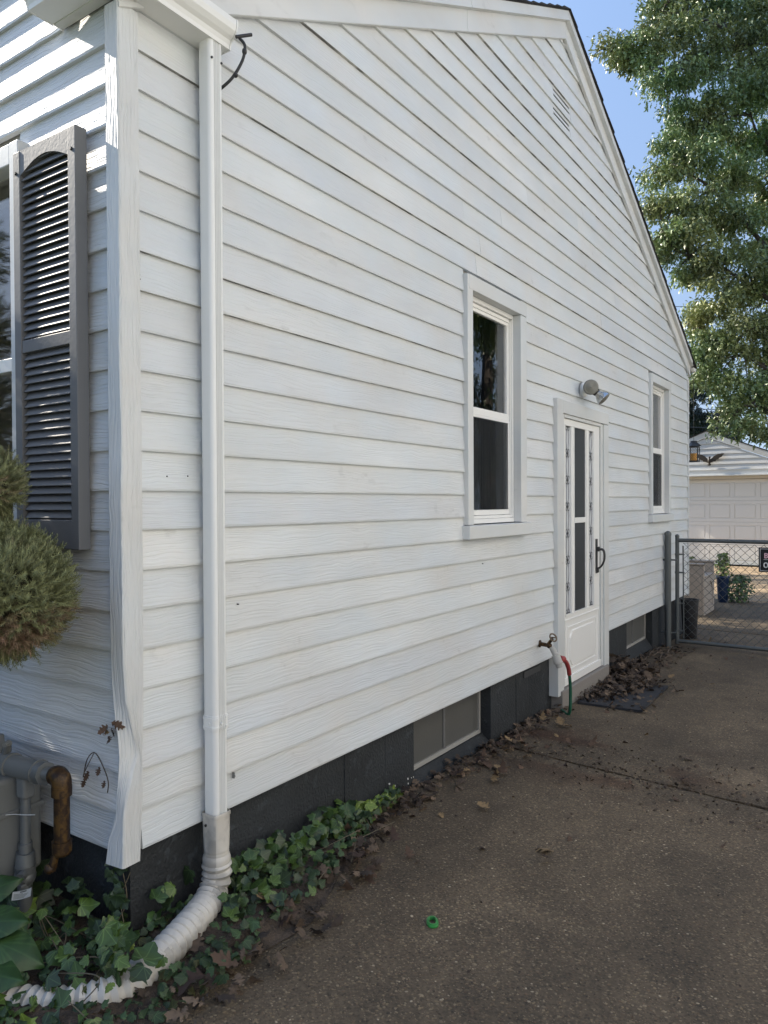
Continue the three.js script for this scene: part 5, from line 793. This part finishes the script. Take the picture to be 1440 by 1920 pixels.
{
  const t = thing('oak_tree', 'large leafy oak tree reaching over the garage roof', 'tree', [2.7, -0.1, -16.2]);
  part('trunk', taper([V(2.7, -0.1, -16.2), V(2.65, 2.5, -16.2), V(2.4, 6, -16.3), V(2.0, 9.5, -16.5), V(1.6, 13, -16.6)], 0.34, 0.08, 24, 12), M_bark, t);
  const limbs = [[[2.4, 6, -16.3], [1.18, 7.9, -16.39], [0.14, 9.59, -16.08], [-0.26, 10.43, -15.95], [-0.84, 10.85, -15.68], [-1.21, 11.03, -15.56], [-1.69, 11.27, -15.48]], [[-0.22, 10.3, -15.97], [-0.88, 10.11, -15.4], [-1.54, 9.75, -14.83], [-2.01, 10.02, -14.76], [-2.47, 10.29, -14.57]], [[2.5, 5, -16.3], [1.2, 6.7, -16.14], [0.18, 8.22, -15.73], [0.01, 8.42, -15.62], [-0.11, 8.87, -15.54]], [[2.6, 3.6, -16.2], [1.24, 4.6, -15.42], [0.32, 5.98, -15.31], [-0.27, 6.8, -15.05], [-0.94, 7.54, -14.72], [-1.35, 7.64, -14.45]], [[2.62, 3.2, -16.2], [1.25, 4.1, -15.17], [0.28, 5.12, -14.91], [-0.45, 5.73, -14.55], [-1.11, 6.05, -14.22], [-1.35, 6.34, -14.07]], [[2.65, 2.6, -16.2], [1.34, 3.1, -15.09], [0.42, 3.7, -14.38], [-0.2, 4.18, -14.09], [-0.61, 4.3, -13.94]], [[2.65, 2.4, -16.2], [1.35, 2.7, -14.74], [0.62, 2.92, -14.03], [0.11, 3.1, -13.68], [-0.11, 2.88, -13.53]]];
  const P = limbs.map(l => l.map(q => V(...q))); P.forEach((l, i) => part('limb', taper(l, [0.13, 0.07, 0.11, 0.09, 0.08, 0.06, 0.06][i], 0.015, 26, 8), M_bark, t));
  const masses = [[-2.39, 10.35, -14.63, 0.42, 0.31], [-2.0, 10.24, -14.89, 0.57, 0.47], [-1.53, 10.55, -15.21, 0.57, 0.52], [-1.7, 11.45, -15.72, 0.54, 0.43], [-1.21, 11.39, -16.05, 0.65, 0.43], [-0.92, 10.13, -15.62, 0.62, 0.47], [-1.32, 9.43, -14.74, 0.55, 0.35], [-0.58, 11.17, -16.47, 0.65, 0.65], [-0.06, 10.12, -16.2, 0.62, 0.73], [-0.24, 9.12, -15.46, 0.6, 0.5], [-1.03, 9.03, -15.17, 0.46, 0.41], [-0.69, 8.53, -15.15, 0.55, 0.45], [-1.24, 8.68, -15.02, 0.36, 0.29], [-0.15, 8.46, -16.12, 0.62, 0.52], [-1.32, 8.13, -14.72, 0.35, 0.25], [-0.86, 7.83, -14.78, 0.59, 0.4], [-1.39, 7.59, -14.42, 0.49, 0.28], [-0.4, 7.62, -15.33, 0.6, 0.45], [0.03, 7.52, -16.22, 0.52, 0.52], [-1.3, 6.87, -14.23, 0.49, 0.34], [-0.81, 6.86, -14.56, 0.58, 0.44], [-0.32, 6.64, -15.13, 0.59, 0.45], [-1.38, 6.28, -14.17, 0.37, 0.37], [-0.85, 6.11, -14.28, 0.58, 0.38], [0.1, 6.31, -15.65, 0.45, 0.5], [-0.45, 5.82, -14.55, 0.58, 0.34], [-0.93, 5.63, -14.22, 0.38, 0.27], [-0.05, 5.34, -14.81, 0.58, 0.43], [-0.45, 5.0, -14.29, 0.47, 0.38], [-0.73, 4.72, -14.1, 0.38, 0.28], [0.22, 4.71, -14.74, 0.47, 0.43], [-0.18, 4.29, -14.22, 0.56, 0.37], [-0.6, 4.11, -13.94, 0.37, 0.37], [0.32, 3.92, -14.56, 0.47, 0.42], [-0.64, 3.65, -13.9, 0.28, 0.26], [-0.26, 3.61, -13.92, 0.46, 0.28], [0.15, 3.3, -13.95, 0.5, 0.32], [0.0, 2.88, -13.6, 0.44, 0.22], [0.36, 2.72, -13.6, 0.35, 0.24], [0.61, 3.11, -14.14, 0.45, 0.54], [0.57, 5.75, -15.36, 0.48, 1.16], [0.54, 8.66, -16.59, 0.62, 1.46], [0.4, 10.95, -17.13, 0.75, 1.08]];
  const pts = P.flatMap(l => new THREE.CatmullRomCurve3(l).getPoints(30)), tw = [];
  for (const [x, y, z, rx, ry] of masses) { const c = V(x, y, z); for (let k = 0; k < 3; k++) { const e = c.clone().add(V(R(-1, 1) * rx * 0.8, R(-0.6, 0.9) * ry * 0.8, R(-1, 1) * rx * 0.6)); let b = pts[0]; for (const q of pts) if (q.distanceTo(c) < b.distanceTo(c)) b = q; if (b.distanceTo(e) < 2.4) tw.push(taper([b, b.clone().lerp(e, 0.5).add(V(0, 0.08, 0)), e], 0.02, 0.005, 8, 5)); } }
  part('twigs', tw, M_bark, t);
  const rest = []; for (let i = 0; i < 26; i++) { const a = rnd() * 6.28, h = R(4, 13.5), w = 3.2 * Math.sin(clamp((h - 2) / 12.5) * 3.14) + 0.4; rest.push([2.6 + Math.cos(a) * w * 0.9 + 0.6, h, -16.6 + Math.sin(a) * w, R(0.8, 1.2), R(0.6, 1)]); }
  crown(t, [...masses, ...rest.filter(([x, , z]) => x > 1.9)], 720, [0.225, 0.3, 0.12]);
}
function simpleTree(name, label, x, z, h, r, masses, per, tone, size, group) {
  const t = thing(name, label, 'tree', [x, groundY(z), z], group); part('trunk', taper([V(x, groundY(z), z), V(x + 0.1, h * 0.4, z), V(x, h * 0.8, z)], r, r * 0.4, 12, 9), M_bark, t);
  const br = []; for (const [a, b, c] of masses.slice(0, 14)) br.push(taper([V(x, h * 0.3, z), V((x + a) / 2, lerp(h * 0.35, b, 0.6), (z + c) / 2), V(a, b, c)], r * 0.3, 0.02, 8, 5)); part('limb', br, M_bark, t); crown(t, masses, per, tone, size);
}
const round = (x, y, z, R0, H0, n) => Array.from({ length: n }, () => { let d; do d = V(R(-1, 1), R(-1, 1), R(-1, 1)); while (d.lengthSq() > 1); return [x + d.x * R0, y + d.y * H0, z + d.z * R0, R(0.5, 0.9), R(0.4, 0.75)]; });
simpleTree('backyard_tree', 'dark tree far behind the garage roof', -5.4, -34, 7, 0.2, [[-4.9, 5.6, -34, 0.64, 0.7], [-4.85, 4.7, -34, 0.7, 0.7], [-4.75, 6.3, -34.1, 0.4, 0.5], [-5.4, 3.6, -34, 0.9, 0.8], [-6, 5.5, -34, 0.9, 1], [-5.5, 6.8, -34, 0.7, 0.6]], 300, [0.03, 0.05, 0.03], 1.5);
simpleTree('backyard_tree', 'hazy rounded tree beyond the garage ridge', -5.6, -43, 6.6, 0.2, [[-5.5, 5.7, -43.2, 0.75, 0.7], [-5.0, 6.4, -43.5, 0.5, 0.5], [-5.9, 5.5, -43, 0.8, 0.7], [-6.6, 5.6, -43, 0.9, 0.9], [-5.2, 4.6, -43, 1, 0.8]], 300, [0.035, 0.055, 0.045], 1.6);
simpleTree('yard_tree', 'tree standing in the back yard on the sunny side of the house', -9.5, -16.2, 9, 0.25, round(-9.5, 6.3, -16.2, 1.7, 2.2, 14), 60, [0.1, 0.13, 0.045], 1.5);
simpleTree('yard_tree', 'dense tree close behind the house that shades the drive beyond the gate', -6.2, -11.9, 7, 0.2, round(-6.2, 5.1, -11.9, 1.9, 2.1, 26), 150, [0.08, 0.11, 0.04], 1.5);
simpleTree('street_tree', 'tree on the far side of the drive reflected in the window panes', 9.8, -24.5, 11, 0.35, round(9.8, 5, -24.5, 4.2, 4.4, 60), 90, [0.06, 0.09, 0.03], 1.8);
simpleTree('street_tree', 'tall tree beyond the garage on the far side of the drive', 8, -37, 12, 0.35, round(8, 5.5, -37, 4.4, 5, 50), 70, [0.06, 0.09, 0.03], 2);
// overhead wires
for (const [a, b, r] of [[[-14, 9.6, -26], [14, 9.2, -42], 0.012], [[-14, 5.6, -26], [14, 5.0, -42], 0.016], [[-14, 4.9, -26], [14, 4.2, -42], 0.022]]) {
  const p = V(...a), q = V(...b), m = p.clone().lerp(q, 0.5).add(V(0, -0.25, 0)); solo('overhead_wire', ['upper thin wire crossing the sky behind the oak', 'middle wire strung above the garage ridge', 'thick lowest cable strung just above the garage ridge'][Math.round((r - 0.012) / 0.005)], 'wire', tube([p, m, q], r, 20, 5), M_black, a, 'overhead wires');
}
// ---------------------------------------------------------------- the house across the drive, which catches the sun
{
  const X = 5.2, t = thing('neighbour_house', 'tall pale grey house across the drive with sash windows facing the side wall', 'house', [X + 3, 0, -5]);
  const wins = [[3.74, 4.4, 5.35, 6.28], [1.95, 2.9, 2.85, 3.95], [7.5, 8.3, 1.2, 2.6], [8, 8.7, 5.2, 6.28]];
  part('wall', onSide(plate([[-3, -0.1], [11.5, -0.1], [11.5, 7], [-3, 7]], 0.2, wins.map(([a, b, c, d]) => rect(a - 0.04, b + 0.04, c - 0.04, d + 0.04).reverse())).scale(1, 1, 1), X), M(lin(0.57, 0.57, 0.568), 0.8), t);
  part('walls', [bx(X + 0.21, X + 6, -0.1, 7, -11.5, -11.3, 0), bx(X + 0.21, X + 6, -0.1, 7, 2.8, 3, 0), bx(X + 6, X + 6.2, -0.1, 7, -11.5, 3, 0)], M(lin(0.57, 0.57, 0.568), 0.8), t);
  for (const s of [0, 1]) part('roof', basis(plate(s ? [[X - 0.4, 6.9], [X + 3.1, 9.2], [X + 3.1, 9.32], [X - 0.4, 7.02]] : [[X + 6.6, 6.9], [X + 6.6, 7.02], [X + 3.1, 9.32], [X + 3.1, 9.2]], 15.1), V(1, 0, 0), V(0, 1, 0), V(0, 0, 1), V(0, 0, -11.8)), M_shingle, t);
  part('gable', [-11.45, 2.85].map(z => onFront(plate([[X + 0.05, 7.001], [X + 6.1, 7.001], [X + 3.1, 9.1]], 0.1), z)), M(lin(0.57, 0.57, 0.568), 0.8), t);
  for (const [a, b, c, d] of wins) { const w = part('window', onSide(plate(rect(a - 0.039, b + 0.039, c - 0.039, d + 0.039), 0.08, [rect(a, b, c, d).reverse()]), X - 0.02), M_trim, t); part('pane', bx(X + 0.02, X + 0.026, c - 0.001, d + 0.001, -b - 0.001, -a + 0.001, 0), M(lin(0.03, 0.035, 0.04), 0.04), w); }
}
renderer.render(scene, camera);
